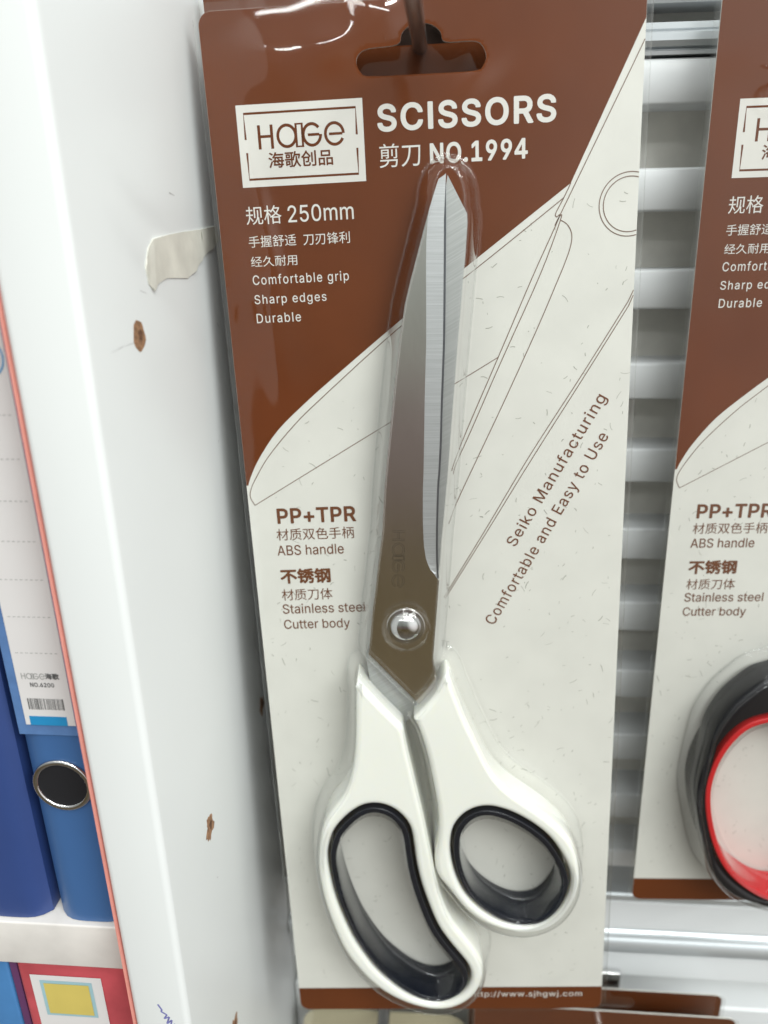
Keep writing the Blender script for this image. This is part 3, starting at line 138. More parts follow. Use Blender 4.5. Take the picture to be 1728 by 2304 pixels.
GLYPH_BOLD={'+':(476,['186 14 181 18 177 24 175 34 175 144 171 149 61 149 51 151 42 159 38 169 38 229 41 238 46 244 56 249 173 249 175 254 175 364 178 374 181 379 186 384 196 387 261 386 271 380 277 369 278 254 280 249 391 249 401 247 410 239 414 229 414 169 411 162 406 155 396 150 281 149 278 144 278 34 276 26 273 19 266 14 256 11 196 11']),'.':(211,['75 -25 61 -19 55 -14 45 -6 35 6 28 26 27 41 30 61 35 76 40 81 49 91 63 101 75 107 90 110 100 109 115 106 128 101 135 97 145 88 155 75 163 56 164 41 162 21 155 6 147 -4 130 -19 110 -26 95 -27']),'0':(476,['198 -27 183 -25 148 -14 118 4 87 33 64 68 46 108 38 133 33 158 28 188 26 218 25 253 26 288 28 318 32 348 40 378 48 403 66 443 88 476 118 503 148 522 188 535 228 539 268 534 303 523 308 521 338 501 363 478 387 443 405 403 413 378 421 348 425 318 427 288 428 253 427 218 425 188 420 158 415 133 407 108 388 67 363 31 338 7 303 -14 263 -26 228 -30','223 73 243 75 258 80 263 83 273 90 285 103 298 123 307 148 315 178 319 213 321 253 319 293 315 328 308 358 299 383 287 403 273 419 258 429 243 435 228 437 208 434 193 428 179 418 168 406 155 383 145 358 138 328 134 293 132 253 134 213 138 178 146 148 156 123 168 103 182 88 193 80 203 76 208 75']),'1':(476,['66 -21 61 -18 56 -12 53 0 53 55 56 65 61 73 66 76 76 78 186 78 189 80 189 395 189 400 186 403 96 338 91 336 81 335 71 340 66 346 63 355 63 425 65 435 72 445 190 530 196 532 276 532 286 530 292 525 296 520 299 510 299 80 301 78 391 78 401 76 406 72 412 65 414 55 414 0 412 -10 409 -15 403 -20 391 -23 76 -23']),'2':(476,['54 -21 46 -15 41 -5 41 50 45 60 264 297 278 315 289 335 294 350 297 370 296 385 292 400 285 410 274 421 264 427 249 433 224 437 209 435 194 432 184 427 174 420 165 410 154 390 151 375 149 355 144 347 139 343 129 339 59 340 50 345 46 350 44 355 43 365 47 400 53 425 65 450 84 479 107 500 134 517 164 530 194 536 229 539 259 535 284 530 314 518 342 500 363 480 381 455 392 435 402 400 404 375 403 350 399 330 384 290 355 245 284 165 204 80 389 80 399 78 408 70 412 60 412 0 410 -10 407 -15 401 -20 389 -23 64 -23']),'4':(476,['260 -21 252 -15 247 -5 247 90 245 94 20 95 10 100 5 106 2 115 2 175 6 185 245 525 250 529 260 532 340 531 351 525 355 520 358 510 358 200 360 195 420 195 430 193 435 189 440 182 443 175 443 115 440 108 435 101 425 96 360 95 358 90 358 0 356 -10 350 -17 345 -21 335 -23 270 -23','134 195 246 195 247 200 247 360 245 366 136 200']),'6':(476,['194 -27 159 -18 126 -2 104 13 99 18 81 38 64 62 51 93 43 128 41 163 42 188 48 213 59 249 73 278 92 313 234 524 240 528 249 532 319 532 329 531 339 524 343 518 345 508 342 498 233 338 234 337 269 335 299 326 324 316 351 298 371 278 391 248 401 223 409 193 412 158 409 122 400 88 386 58 369 35 349 14 324 -4 289 -19 259 -27 224 -30','209 73 224 71 239 73 254 77 269 84 279 92 291 108 299 123 303 138 304 158 303 173 300 188 293 203 284 216 274 226 254 237 244 240 224 242 209 241 199 238 184 231 169 218 159 205 150 178 148 158 149 143 152 128 159 111 168 98 178 88 195 78']),'9':(476,['119 -20 112 -15 107 -5 108 5 109 10 220 170 214 172 184 174 154 181 129 192 103 210 78 235 62 260 51 285 44 315 41 350 43 380 50 415 67 450 84 475 99 491 109 500 129 513 155 525 189 535 224 539 259 536 289 529 319 515 348 495 369 473 389 443 402 415 410 380 412 345 410 320 404 290 394 260 380 230 360 195 334 155 218 -15 209 -21 199 -23 129 -23','202 270 214 267 229 266 254 271 264 275 274 282 284 292 293 305 300 320 303 335 304 350 303 370 299 385 288 405 279 416 268 425 254 432 239 436 224 437 209 436 194 430 184 425 168 410 159 398 154 385 150 370 148 350 153 320 159 305 165 295 179 282 189 275']),'C':(533,['225 -27 210 -24 165 -9 135 7 115 22 97 38 79 58 61 83 50 103 37 133 29 158 22 188 18 223 17 253 18 288 22 318 29 348 38 378 50 403 63 428 78 448 95 469 115 487 135 502 160 515 180 523 215 533 240 537 265 539 320 534 370 517 395 504 415 490 434 473 450 455 468 428 481 403 489 378 495 353 496 343 494 338 491 333 485 329 475 325 410 325 400 326 390 333 387 338 382 358 377 368 369 383 361 393 345 408 330 418 320 423 300 429 270 433 240 430 218 423 200 415 178 398 160 378 146 353 135 323 129 293 126 253 129 218 135 183 147 153 162 128 175 113 195 96 220 84 240 79 270 76 295 79 320 86 334 93 350 105 364 118 375 137 389 173 394 178 400 182 410 183 470 183 480 182 487 178 492 173 494 168 496 158 489 128 480 103 467 78 455 60 435 36 395 5 370 -9 320 -25 295 -29 270 -30 240 -29']),'I':(209,['50 -21 45 -18 40 -12 37 0 37 510 40 520 44 525 50 530 55 532 130 532 135 530 142 525 146 520 149 510 149 -5 144 -15 138 -20 130 -23 60 -23']),'N':(546,['50 -21 45 -18 40 -12 37 0 37 505 38 515 40 521 45 527 50 530 60 532 135 532 145 530 152 525 370 183 374 180 375 175 377 515 383 525 390 530 395 532 465 532 475 528 483 520 486 510 486 0 484 -10 481 -15 470 -22 460 -23 385 -23 375 -20 370 -16 184 275 150 331 147 325 148 -5 145 -11 140 -17 130 -22 60 -23']),'O':(556,['225 -27 210 -24 165 -9 135 7 115 22 97 38 79 58 64 78 50 103 37 133 29 158 22 188 18 223 17 253 18 288 22 318 29 348 38 378 50 403 63 428 80 452 100 473 117 488 138 503 160 515 185 525 210 532 240 537 265 539 295 537 320 533 345 526 370 517 395 504 417 488 435 472 456 448 484 403 495 378 504 348 511 318 515 288 516 253 515 218 511 188 504 158 496 133 484 103 470 81 455 58 437 38 420 23 395 5 375 -7 325 -23 295 -29 270 -30 240 -29','239 78 265 76 295 79 320 87 335 95 353 108 372 128 387 153 398 183 405 213 407 253 405 293 397 328 385 358 370 382 356 398 340 411 315 424 290 430 265 433 240 430 220 424 200 415 180 401 161 378 146 353 135 323 129 293 126 253 129 218 135 183 146 153 162 128 180 108 200 94 220 84']),'P':(468,['50 -21 45 -18 40 -12 37 0 37 505 38 515 40 520 44 525 50 530 60 532 235 532 275 529 310 521 345 506 370 489 395 463 411 440 422 410 429 385 432 350 430 315 422 285 410 254 394 230 370 205 340 186 310 173 270 165 235 163 150 163 148 160 148 0 146 -10 143 -15 137 -20 125 -23 60 -23','150 265 230 265 255 267 275 272 295 283 305 293 313 305 320 330 321 350 320 365 313 390 305 402 297 410 285 419 270 424 255 428 230 429 150 429 148 425 148 270']),'R':(472,['50 -21 45 -18 40 -12 37 0 37 505 38 515 40 520 44 525 50 530 60 532 235 532 275 529 310 522 345 508 370 491 390 473 409 445 424 410 430 385 432 350 430 320 423 290 410 260 394 235 370 214 350 200 348 195 448 10 451 0 449 -10 446 -15 440 -19 430 -23 350 -23 340 -19 332 -10 235 170 230 175 155 175 150 175 148 170 148 0 146 -10 143 -15 137 -20 125 -23 60 -23','148 280 150 278 255 279 275 283 290 289 300 295 313 310 321 335 322 350 321 370 317 385 310 400 300 410 290 417 275 423 255 428 150 429 148 425']),'S':(470,['178 -29 148 -23 118 -12 88 5 62 26 46 46 31 71 20 101 15 136 17 146 20 151 28 158 38 160 103 160 113 158 122 151 125 146 130 126 135 111 142 101 153 92 163 85 188 76 208 73 223 72 243 73 263 77 278 82 302 96 313 110 321 126 322 141 319 156 308 170 288 183 238 200 178 217 138 231 98 251 71 271 47 301 33 336 29 371 31 401 40 431 56 461 78 486 103 505 128 519 153 528 188 536 228 539 263 537 293 531 323 520 353 503 378 482 396 461 411 436 421 406 424 376 421 366 413 359 403 355 338 355 328 357 321 361 317 366 311 391 303 404 288 418 268 428 248 433 223 436 188 431 173 425 158 416 148 405 141 391 138 376 141 361 143 355 153 345 165 336 178 329 218 315 268 302 318 286 353 269 373 256 389 241 403 225 416 206 423 188 430 161 431 136 428 106 419 76 405 51 386 26 358 4 333 -10 303 -21 263 -30 223 -32']),'T':(472,['182 -20 177 -17 172 -10 170 0 170 425 167 429 162 429 32 429 22 431 17 434 12 440 9 450 9 510 12 520 16 525 22 530 32 532 417 532 427 530 433 525 437 520 440 510 440 450 437 440 432 435 427 431 417 429 287 429 282 429 280 425 280 -5 277 -11 272 -17 262 -22 192 -23'])}

# ------------------------------------------------------------------ helpers
def tag(o, label=None, cat=None, group=None, kind=None):
    if label: o['label'] = label
    if cat: o['category'] = cat
    if group: o['group'] = group
    if kind: o['kind'] = kind
    return o

def link_mesh(name, me, parent=None, mats=()):
    o = bpy.data.objects.new(name, me)
    COL.objects.link(o)
    for mt in mats: me.materials.append(mt)
    if parent is not None: o.parent = parent
    return o

def empty(name, mat4):
    o = bpy.data.objects.new(name, None); COL.objects.link(o)
    o.empty_display_size = 0.01
    o.matrix_world = mat4
    return o

def frame_matrix(F):
    X, Y, Zv, T = F
    m = Matrix(((X[0], Y[0], Zv[0]), (X[1], Y[1], Zv[1]), (X[2], Y[2], Zv[2]))).to_4x4()
    m.translation = W(*T)
    return m

def smooth_closed(pts, n=5):
    out = []; N = len(pts)
    for i in range(N):
        p0, p1, p2, p3 = pts[i - 1], pts[i], pts[(i + 1) % N], pts[(i + 2) % N]
        for j in range(n):
            t = j / n
            out.append(tuple(0.5 * (2 * p1[k] + (p2[k] - p0[k]) * t + (2 * p0[k] - 5 * p1[k] + 4 * p2[k] - p3[k]) * t * t + (3 * p1[k] - p0[k] - 3 * p2[k] + p3[k]) * t ** 3) for k in (0, 1)))
    return out

def smooth_open(pts, n=6):
    q = [pts[0]] + list(pts) + [pts[-1]]; out = []
    for i in range(1, len(q) - 2):
        p0, p1, p2, p3 = q[i - 1], q[i], q[i + 1], q[i + 2]
        for j in range(n):
            t = j / n
            out.append(tuple(0.5 * (2 * p1[k] + (p2[k] - p0[k]) * t + (2 * p0[k] - 5 * p1[k] + 4 * p2[k] - p3[k]) * t * t + (3 * p1[k] - p0[k] - 3 * p2[k] + p3[k]) * t ** 3) for k in (0, 1)))
    out.append(tuple(pts[-1]))
    return out

def relax(pts, it=2):
    p = np.array(pts)
    for _ in range(it):
        p = 0.5 * p + 0.25 * (np.roll(p, 1, 0) + np.roll(p, -1, 0))
    return [tuple(v) for v in p]

def resample(pts, n):
    p = np.array(pts, float); s = np.r_[0, np.cumsum(np.linalg.norm(np.diff(p, axis=0), axis=1))]
    t = np.linspace(0, s[-1], n)
    return [(float(np.interp(a, s, p[:, 0])), float(np.interp(a, s, p[:, 1]))) for a in t]

def curve_mesh(name, loops, extrude=0.0, bevel=0.0, bres=3, offset=0.0, z=0.0):
    """Filled flat shape from closed loops (mm), optionally thick with rounded edges, as mesh in metres."""
    cu = bpy.data.curves.new(name, 'CURVE'); cu.dimensions = '2D'; cu.fill_mode = 'BOTH' if True else 'NONE'
    for lp in loops:
        s = cu.splines.new('POLY'); s.points.add(len(lp) - 1)
        for i, p in enumerate(lp): s.points[i].co = (p[0], p[1], 0, 1)
        s.use_cyclic_u = True
    cu.extrude = extrude; cu.bevel_depth = bevel; cu.bevel_resolution = bres; cu.offset = offset
    o = bpy.data.objects.new(name, cu); COL.objects.link(o)
    bpy.context.view_layer.update()
    me = bpy.data.meshes.new_from_object(o.evaluated_get(bpy.context.evaluated_depsgraph_get()))
    bpy.data.objects.remove(o); bpy.data.curves.remove(cu)
    me.name = name
    me.transform(Matrix.Translation((0, 0, z * MM)) @ Matrix.Scale(MM, 4))
    return me

def smooth_shade(me, angle=40):
    me.polygons.foreach_set('use_smooth', [True] * len(me.polygons))
    try: me.set_sharp_from_angle(angle=math.radians(angle))
    except Exception: pass

def join_meshes(name, parts):
    """parts: [(mesh, material index)] -> one mesh"""
    bm = bmesh.new()
    for me, mi in parts:
        n0 = len(bm.faces)
        bm.from_mesh(me)
        bm.faces.ensure_lookup_table()
        for f in bm.faces[n0:]: f.material_index = mi
    out = bpy.data.meshes.new(name); bm.to_mesh(out); bm.free()
    for me, _ in parts:
        bpy.data.meshes.remove(me)
    return out

def ribbon(bm, pts, width, z, closed=False):
    """flat strip of given width (mm) along pts"""
    p = [Vector(q) for q in pts]; n = len(p); L = []; Rr = []
    for i in range(n):
        a = p[i - 1] if (i > 0 or closed) else p[i]
        b = p[(i + 1) % n] if (i < n - 1 or closed) else p[i]
        d = (b - a)
        if d.length < 1e-9: d = Vector((1, 0))
        d.normalize(); nrm = Vector((-d.y, d.x)) * width / 2
        L.append(bm.verts.new(((p[i].x + nrm.x) * MM, (p[i].y + nrm.y) * MM, z * MM)))
        Rr.append(bm.verts.new(((p[i].x - nrm.x) * MM, (p[i].y - nrm.y) * MM, z * MM)))
    for i in range(n if closed else n - 1):
        j = (i + 1) % n
        bm.faces.new((Rr[i], Rr[j], L[j], L[i]))

def quad(bm, x0, y0, x1, y1, z):
    v = [bm.verts.new((x * MM, y * MM, z * MM)) for x, y in ((x0, y0), (x1, y0), (x1, y1), (x0, y1))]
    return bm.faces.new(v)

def bm_mesh(name, bm):
    me = bpy.data.meshes.new(name); bm.to_mesh(me); bm.free(); return me

def box_bm(bm, x0, x1, y0, y1, z0, z1, bev=0.0, seg=3):
    """box in mm frame given in world-like axes (x, y depth, z up), vertices in metres, world placed"""
    r = bmesh.ops.create_cube(bm, size=1.0)
    vs = r['verts']
    for v in vs:
        v.co = W(x0 if v.co.x < 0 else x1, y0 if v.co.y < 0 else y1, z0 if v.co.z < 0 else z1)
    if bev > 0:
        ed = list({e for v in vs for e in v.link_edges})
        bmesh.ops.bevel(bm, geom=ed, offset=bev * MM, segments=seg, profile=0.5, affect='EDGES')

def world_box(name, x0, x1, y0, y1, z0, z1, mat, parent=None, bev=0.0, seg=3):
    bm = bmesh.new(); box_bm(bm, x0, x1, y0, y1, z0, z1, bev, seg)
    me = bm_mesh(name, bm)
    if bev > 0: smooth_shade(me, 30)
    return link_mesh(name, me, parent, [mat])

# ---- lettering
def embolden(me, name, bold):
    bm = bmesh.new(); n = 10
    for k in range(n + 1):
        a = 2 * math.pi * k / n + .3
        dx, dy = (0, 0) if k == n else (math.cos(a) * bold, math.sin(a) * bold)
        c = me.copy(); c.transform(Matrix.Translation((dx * MM, dy * MM, k * 0.005 * MM)))
        bm.from_mesh(c); bpy.data.meshes.remove(c)
    bpy.data.meshes.remove(me)
    return bm_mesh(name, bm)

def latin(name, text, x0, x1, y0, top, z, bold=0.0, track=0.0, mats=(), ref=None):
    """text from the outlines above, stretched so that it runs x0..x1 on baseline y0 with its first letter `top` high (mm)"""
    loops = []; pen = 0.0
    for ch in text:
        adv, sp = (GLYPH_BOLD if bold else GLYPH).get(ch, (250, []))
        for s in sp:
            v = list(map(int, s.split()))
            loops.append([(pen + v[i], v[i + 1]) for i in range(0, len(v), 2)])
        pen += adv + track
    xs = [p[0] for l in loops for p in l]
    g = (GLYPH_BOLD if bold else GLYPH)[text[0]][1]
    h = max(int(q) for s in g for q in s.split()[1::2])
    sx = (x1 - x0) / (max(xs) - min(xs)); sy = (top - y0) / h; mn = min(xs)
    lo = min(int(q) for s in g for q in s.split()[1::2]); sy = (top - y0) / (h - lo)
    loops = [[(x0 + (x - mn) * sx, y0 + (y - lo) * sy) for x, y in l] for l in loops]
    return curve_mesh(name, loops, z=z)

def han(name, text, x0, x1, y0, y1, z, bold=0.0):
    """Chinese characters by Blender's built-in font, fitted into the box x0..x1, y0..y1 (mm)"""
    cu = bpy.data.curves.new(name, 'FONT'); cu.body = text; cu.size = 10; cu.dimensions = '2D'; cu.fill_mode = 'BOTH'
    o = bpy.data.objects.new(name, cu); COL.objects.link(o)
    bpy.context.view_layer.update()
    me = bpy.data.meshes.new_from_object(o.evaluated_get(bpy.context.evaluated_depsgraph_get()))
    bpy.data.objects.remove(o); bpy.data.curves.remove(cu)
    me.materials.clear()
    co = np.empty(len(me.vertices) * 3); me.vertices.foreach_get('co', co); co = co.reshape(-1, 3)
    mn, mx = co.min(0), co.max(0)
    co[:, 0] = x0 + bold + (co[:, 0] - mn[0]) * (x1 - x0 - 2 * bold) / (mx[0] - mn[0])
    co[:, 1] = y0 + bold + (co[:, 1] - mn[1]) * (y1 - y0 - 2 * bold) / (mx[1] - mn[1])
    co[:, 2] = z
    me.vertices.foreach_set('co', (co * MM).ravel()); me.update()
    if bold > 0:
        me = embolden(me, name, bold)
    return me

def arc(cx, cy, rx, ry, a0, a1, n=28):
    return [(cx + rx * math.cos(math.radians(a0 + (a1 - a0) * i / n)), cy + ry * math.sin(math.radians(a0 + (a1 - a0) * i / n))) for i in range(n + 1)]

def logo_strokes():
    """the word mark as stroke lines: (points, width)"""
    y0, y1 = -22.55, -17.4
    S = []
    S.append(([(11.6, y0), (11.6, y1)], .68)); S.append(([(14.55, y0), (14.55, y1)], .68)); S.append(([(11.94, -19.85), (14.21, -19.85)], .6))
    S.append((arc(18.05, -19.98, 2.1, 2.28, 0, 360, 40), .66))
    S.append(([(20.28, y0), (20.28, y1)], .5)); S.append(([(21.72, y0), (21.72, y1)], .5))
    S.append(([(20.53, -17.58), (21.47, -17.58)], .34)); S.append(([(20.53, -22.37), (21.47, -22.37)], .34))
    S.append((arc(23.95, -20.0, 2.02, 2.28, 38, 360, 36), .66)); S.append(([(23.0, -20.02), (25.66, -20.02)], .58))
    S.append((arc(29.2, -20.08, 2.1, 2.28, 0, 333, 36), .66)); S.append(([(27.95, -20.1), (31.05, -20.1)], .56))
    return S

# ------------------------------------------------------------------ materials
def new_mat(name):
    mt = bpy.data.materials.new(name); mt.use_nodes = True
    nt = mt.node_tree
    return mt, nt, nt.nodes['Principled BSDF']

def noise_node(nt, scale, detail=3.0, coord='Object', stretch=(1, 1, 1)):
    tc = nt.nodes.new('ShaderNodeTexCoord'); mp = nt.nodes.new('ShaderNodeMapping'); nz = nt.nodes.new('ShaderNodeTexNoise')
    mp.inputs['Scale'].default_value = stretch
    nz.inputs['Scale'].default_value = scale; nz.inputs['Detail'].default_value = detail
    nt.links.new(tc.outputs[coord], mp.inputs[0]); nt.links.new(mp.outputs[0], nz.inputs['Vector'])
    return nz

def plain(name, col, rough=0.5, metal=0.0, var=0.06, scale=60.0, bump=0.0, bscale=400.0, coat=0.0, spec=0.5, sss=0.0, stretch=(1, 1, 1)):
    mt, nt, b = new_mat(name)
    b.inputs['Roughness'].default_value = rough; b.inputs['Metallic'].default_value = metal
    b.inputs['Specular IOR Level'].default_value = spec
    if coat: b.inputs['Coat Weight'].default_value = coat; b.inputs['Coat Roughness'].default_value = 0.05
    if sss:
        b.inputs['Subsurface Weight'].default_value = sss; b.inputs['Subsurface Scale'].default_value = 0.002
        b.inputs['Subsurface Radius'].default_value = (1.0, 0.9, 0.6)
    nz = noise_node(nt, scale, 4.0, stretch=stretch)
    rp = nt.nodes.new('ShaderNodeValToRGB')
    rp.color_ramp.elements[0].position = 0.3; rp.color_ramp.elements[1].position = 0.7
    rp.color_ramp.elements[0].color = tuple(max(0, c * (1 - var)) for c in col) + (1,)
    rp.color_ramp.elements[1].color = tuple(min(1, c * (1 + var)) for c in col) + (1,)
    nt.links.new(nz.outputs['Fac'], rp.inputs[0]); nt.links.new(rp.outputs[0], b.inputs['Base Color'])
    if bump:
        n2 = noise_node(nt, bscale, 3.0, stretch=stretch); bp = nt.nodes.new('ShaderNodeBump')
        bp.inputs['Strength'].default_value = bump; bp.inputs['Distance'].default_value = 0.0003
        nt.links.new(n2.outputs['Fac'], bp.inputs['Height']); nt.links.new(bp.outputs[0], b.inputs['Normal'])
    return mt

M_CREAM = plain('cream_paper', (0.685, 0.677, 0.63), 0.55, var=0.03, scale=90, bump=0.04, bscale=900)
M_BROWN = plain('brown_print', (0.125, 0.031, 0.0065), 0.5, var=0.07, scale=45, spec=0.12)
M_WHITEINK = plain('cream_ink', (0.68, 0.66, 0.62), 0.5, var=0.02)
M_BROWNINK = plain('brown_ink', (0.14, 0.046, 0.015), 0.5, var=0.05)
M_LINE = plain('line_ink', (0.17, 0.10, 0.07), 0.5, var=0.05)
M_FIBRE = plain('paper_fibre', (0.34, 0.335, 0.29), 0.6, var=0.2, scale=300)
M_HANDLE = plain('white_handle_plastic', (0.87, 0.875, 0.815), 0.2, var=0.01, scale=20, coat=0.5, sss=0.35)
M_GRIP = plain('dark_soft_grip', (0.007, 0.009, 0.015), 0.25, var=0.2, scale=200, bump=0.03, spec=0.35)
M_BLACK = plain('black_handle_plastic', (0.007, 0.007, 0.010), 0.2, var=0.2, spec=0.35)
M_RED = plain('red_soft_grip', (0.52, 0.018, 0.022), 0.25, var=0.08)
M_CHROME = plain('chrome', (0.62, 0.62, 0.62), 0.12, 1.0, var=0.06, scale=300, bump=0.02)
M_STEEL = plain('polished_steel', (0.80, 0.775, 0.75), 0.17, 1.0, var=0.05, scale=120, bump=0.05, bscale=700, stretch=(1, .25, 1))
M_EDGE = plain('edge_steel', (0.19, 0.20, 0.22), 0.4, 1.0, var=0.1)  # dark reflection on the micro-bevel is put into this base colour
M_ENGRAVE = plain('etched_steel', (0.13, 0.11, 0.09), 0.5, 1.0, var=0.15)

def brushed(name, col, angle):
    mt, nt, b = new_mat(name)
    b.inputs['Metallic'].default_value = 1.0; b.inputs['Roughness'].default_value = 0.52
    tc = nt.nodes.new('ShaderNodeTexCoord'); mp = nt.nodes.new('ShaderNodeMapping')
    mp.inputs['Rotation'].default_value = (0, 0, math.radians(angle))
    mp2 = nt.nodes.new('ShaderNodeMapping'); mp2.inputs['Scale'].default_value = (70, 5200, 70)
    nz = nt.nodes.new('ShaderNodeTexNoise'); nz.inputs['Scale'].default_value = 1.0; nz.inputs['Detail'].default_value = 5.0
    nt.links.new(tc.outputs['Object'], mp.inputs[0]); nt.links.new(mp.outputs[0], mp2.inputs[0]); nt.links.new(mp2.outputs[0], nz.inputs['Vector'])
    rp = nt.nodes.new('ShaderNodeValToRGB')
    rp.color_ramp.elements[0].position = 0.32; rp.color_ramp.elements[1].position = 0.68
    rp.color_ramp.elements[0].color = tuple(c * 0.86 for c in col) + (1,); rp.color_ramp.elements[1].color = tuple(min(1, c * 1.08) for c in col) + (1,)
    nt.links.new(nz.outputs['Fac'], rp.inputs[0]); nt.links.new(rp.outputs[0], b.inputs['Base Color'])
    bp = nt.nodes.new('ShaderNodeBump'); bp.inputs['Strength'].default_value = 0.12; bp.inputs['Distance'].default_value = 0.00005
    nt.links.new(nz.outputs['Fac'], bp.inputs['Height']); nt.links.new(bp.outputs[0], b.inputs['Normal'])
    return mt
M_BRUSH = brushed('ground_bevel_steel', (0.51, 0.525, 0.535), 3)
M_BRUSH2 = brushed('ground_inner_steel', (0.50, 0.515, 0.51), -28)

def clear_plastic():
    mt = bpy.data.materials.new('clear_blister_plastic'); mt.use_nodes = True
    nt = mt.node_tree; nt.nodes.clear()
    out = nt.nodes.new('ShaderNodeOutputMaterial'); mix = nt.nodes.new('ShaderNodeMixShader'); tr = nt.nodes.new('ShaderNodeBsdfTransparent'); gl = nt.nodes.new('ShaderNodeBsdfGlossy')
    lw = nt.nodes.new('ShaderNodeLayerWeight'); lw.inputs['Blend'].default_value = 0.5
    rp = nt.nodes.new('ShaderNodeValToRGB')
    rp.color_ramp.elements[0].position = 0.45; rp.color_ramp.elements[0].color = (0.985, 0.988, 0.985, 1)
    rp.color_ramp.elements[1].position = 1.0; rp.color_ramp.elements[1].color = (0.84, 0.855, 0.86, 1)
    nt.links.new(lw.outputs['Facing'], rp.inputs[0]); nt.links.new(rp.outputs[0], tr.inputs['Color'])
    gl.inputs['Roughness'].default_value = 0.055; gl.inputs['Color'].default_value = (1, 1, 1, 1)
    # Schlick reflectance from the facing angle: the same from both sides of the thin sheet
    lw2 = nt.nodes.new('ShaderNodeLayerWeight'); lw2.inputs['Blend'].default_value = 0.5
    pw = nt.nodes.new('ShaderNodeMath'); pw.operation = 'POWER'; pw.inputs[1].default_value = 3.6
    mul = nt.nodes.new('ShaderNodeMath'); mul.operation = 'MULTIPLY_ADD'; mul.inputs[1].default_value = 0.93; mul.inputs[2].default_value = 0.042; mul.use_clamp = True
    nt.links.new(lw2.outputs['Facing'], pw.inputs[0]); nt.links.new(pw.outputs[0], mul.inputs[0]); nt.links.new(mul.outputs[0], mix.inputs[0])
    nt.links.new(tr.outputs[0], mix.inputs[1]); nt.links.new(gl.outputs[0], mix.inputs[2])
    nz = noise_node(nt, 55.0, 2.0); bp = nt.nodes.new('ShaderNodeBump'); bp.inputs['Strength'].default_value = 0.06; bp.inputs['Distance'].default_value = 0.002
    nt.links.new(nz.outputs['Fac'], bp.inputs['Height'])
    for n in (gl, lw2): nt.links.new(bp.outputs[0], n.inputs['Normal'])
    nt.links.new(mix.outputs[0], out.inputs[0])
    return mt
M_CLEAR = clear_plastic()
M_LAMINATE = plain('white_laminate', (0.75, 0.77, 0.77), 0.36, var=0.03, scale=9, bump=0.015, bscale=40, spec=0.3)
M_CHIP = plain('bare_chipboard', (0.30, 0.16, 0.085), 0.85, var=0.45, scale=900, bump=0.5, bscale=1500)
M_TAPE = plain('yellowed_tape', (0.76, 0.75, 0.675), 0.35, var=0.12, scale=120, bump=0.2, bscale=260)
M_REDEDGE = plain('red_edge_band', (0.74, 0.30, 0.25), 0.5, var=0.1)
M_PEN = plain('blue_pen_ink', (0.17, 0.17, 0.42), 0.6, var=0.35, scale=900)
M_SCUFF = plain('grey_scuff', (0.50, 0.50, 0.50), 0.7, var=0.3, scale=700)
M_SLAT = plain('slat_white', (0.72, 0.74, 0.755), 0.35, var=0.03, scale=30)
M_SLOT = plain('slot_grey', (0.78, 0.76, 0.71), 0.5, var=0.12, scale=60)
M_ALU = plain('aluminium', (0.66, 0.70, 0.73), 0.32, 0.6, var=0.06, scale=80, stretch=(.1, 1, 4))
M_BLUE = plain('blue_binder_cover', (0.050, 0.135, 0.33), 0.35, var=0.05, scale=40, bump=0.05, bscale=900)
M_NAVY = plain('navy_binder_cover', (0.030, 0.062, 0.21), 0.4, var=0.06, scale=40)
M_LABEL = plain('label_paper', (0.70, 0.68, 0.68), 0.5, var=0.02)
M_POCKET = plain('pocket_film', (0.10, 0.20, 0.42), 0.2, var=0.1, scale=300)
M_TEAL = plain('cyan_print', (0.02, 0.25, 0.52), 0.4, var=0.05)
M_INK = plain('grey_black_ink', (0.10, 0.10, 0.10), 0.6, var=0.1)
M_GREYINK = plain('pale_grey_ink', (0.34, 0.34, 0.33), 0.6, var=0.1)
M_VOID = plain('opening_shade', (0.006, 0.006, 0.009), 0.8, var=0.2)  # near-black colour stands in for the shade inside holes
M_SHELF = plain('shelf_edge_white', (0.66, 0.63, 0.60), 0.45, var=0.07, scale=110)
M_ALBUM = plain('red_album_cover', (0.43, 0.07, 0.085), 0.22, var=0.25, scale=70, bump=0.35, bscale=90)
M_YELLOW = plain('yellow_print', (0.62, 0.50, 0.13), 0.4, var=0.06)
M_CYAN = plain('cyan_border', (0.33, 0.52, 0.58), 0.4, var=0.05)
M_PURPLE = plain('purple_cover', (0.12, 0.04, 0.12), 0.35, var=0.15)
M_SKY = plain('light_blue_cover', (0.06, 0.19, 0.42), 0.3, var=0.1)
M_BEIGE = plain('beige_card', (0.52, 0.47, 0.32), 0.4, var=0.05)
M_WIRE = plain('hook_wire_metal', (0.36, 0.35, 0.34), 0.24, 0.9, var=0.08, scale=300)
M_SHADEMETAL = plain('slot_shade_metal', (0.055, 0.035, 0.028), 0.3, 0.7, var=0.15)  # hook plate coloured dark to stand in for shade behind the hang slot

# ------------------------------------------------------------------ slat wall (setting) and its rails
def extrude_profile(name, prof, x0, x1, mat_of, mats, parent=None):
    """prof: polyline of (y, z) mm, swept along x; mat_of(i) gives the face's material index"""
    bm = bmesh.new()
    a = [bm.verts.new(W(x0, y, z)) for y, z in prof]; b = [bm.verts.new(W(x1, y, z)) for y, z in prof]
    for i in range(len(prof) - 1):
        f = bm.faces.new((a[i], b[i], b[i + 1], a[i + 1])); f.material_index = mat_of(i)
    bmesh.ops.recalc_face_normals(bm, faces=bm.faces)
    return link_mesh(name, bm_mesh(name, bm), parent, mats)

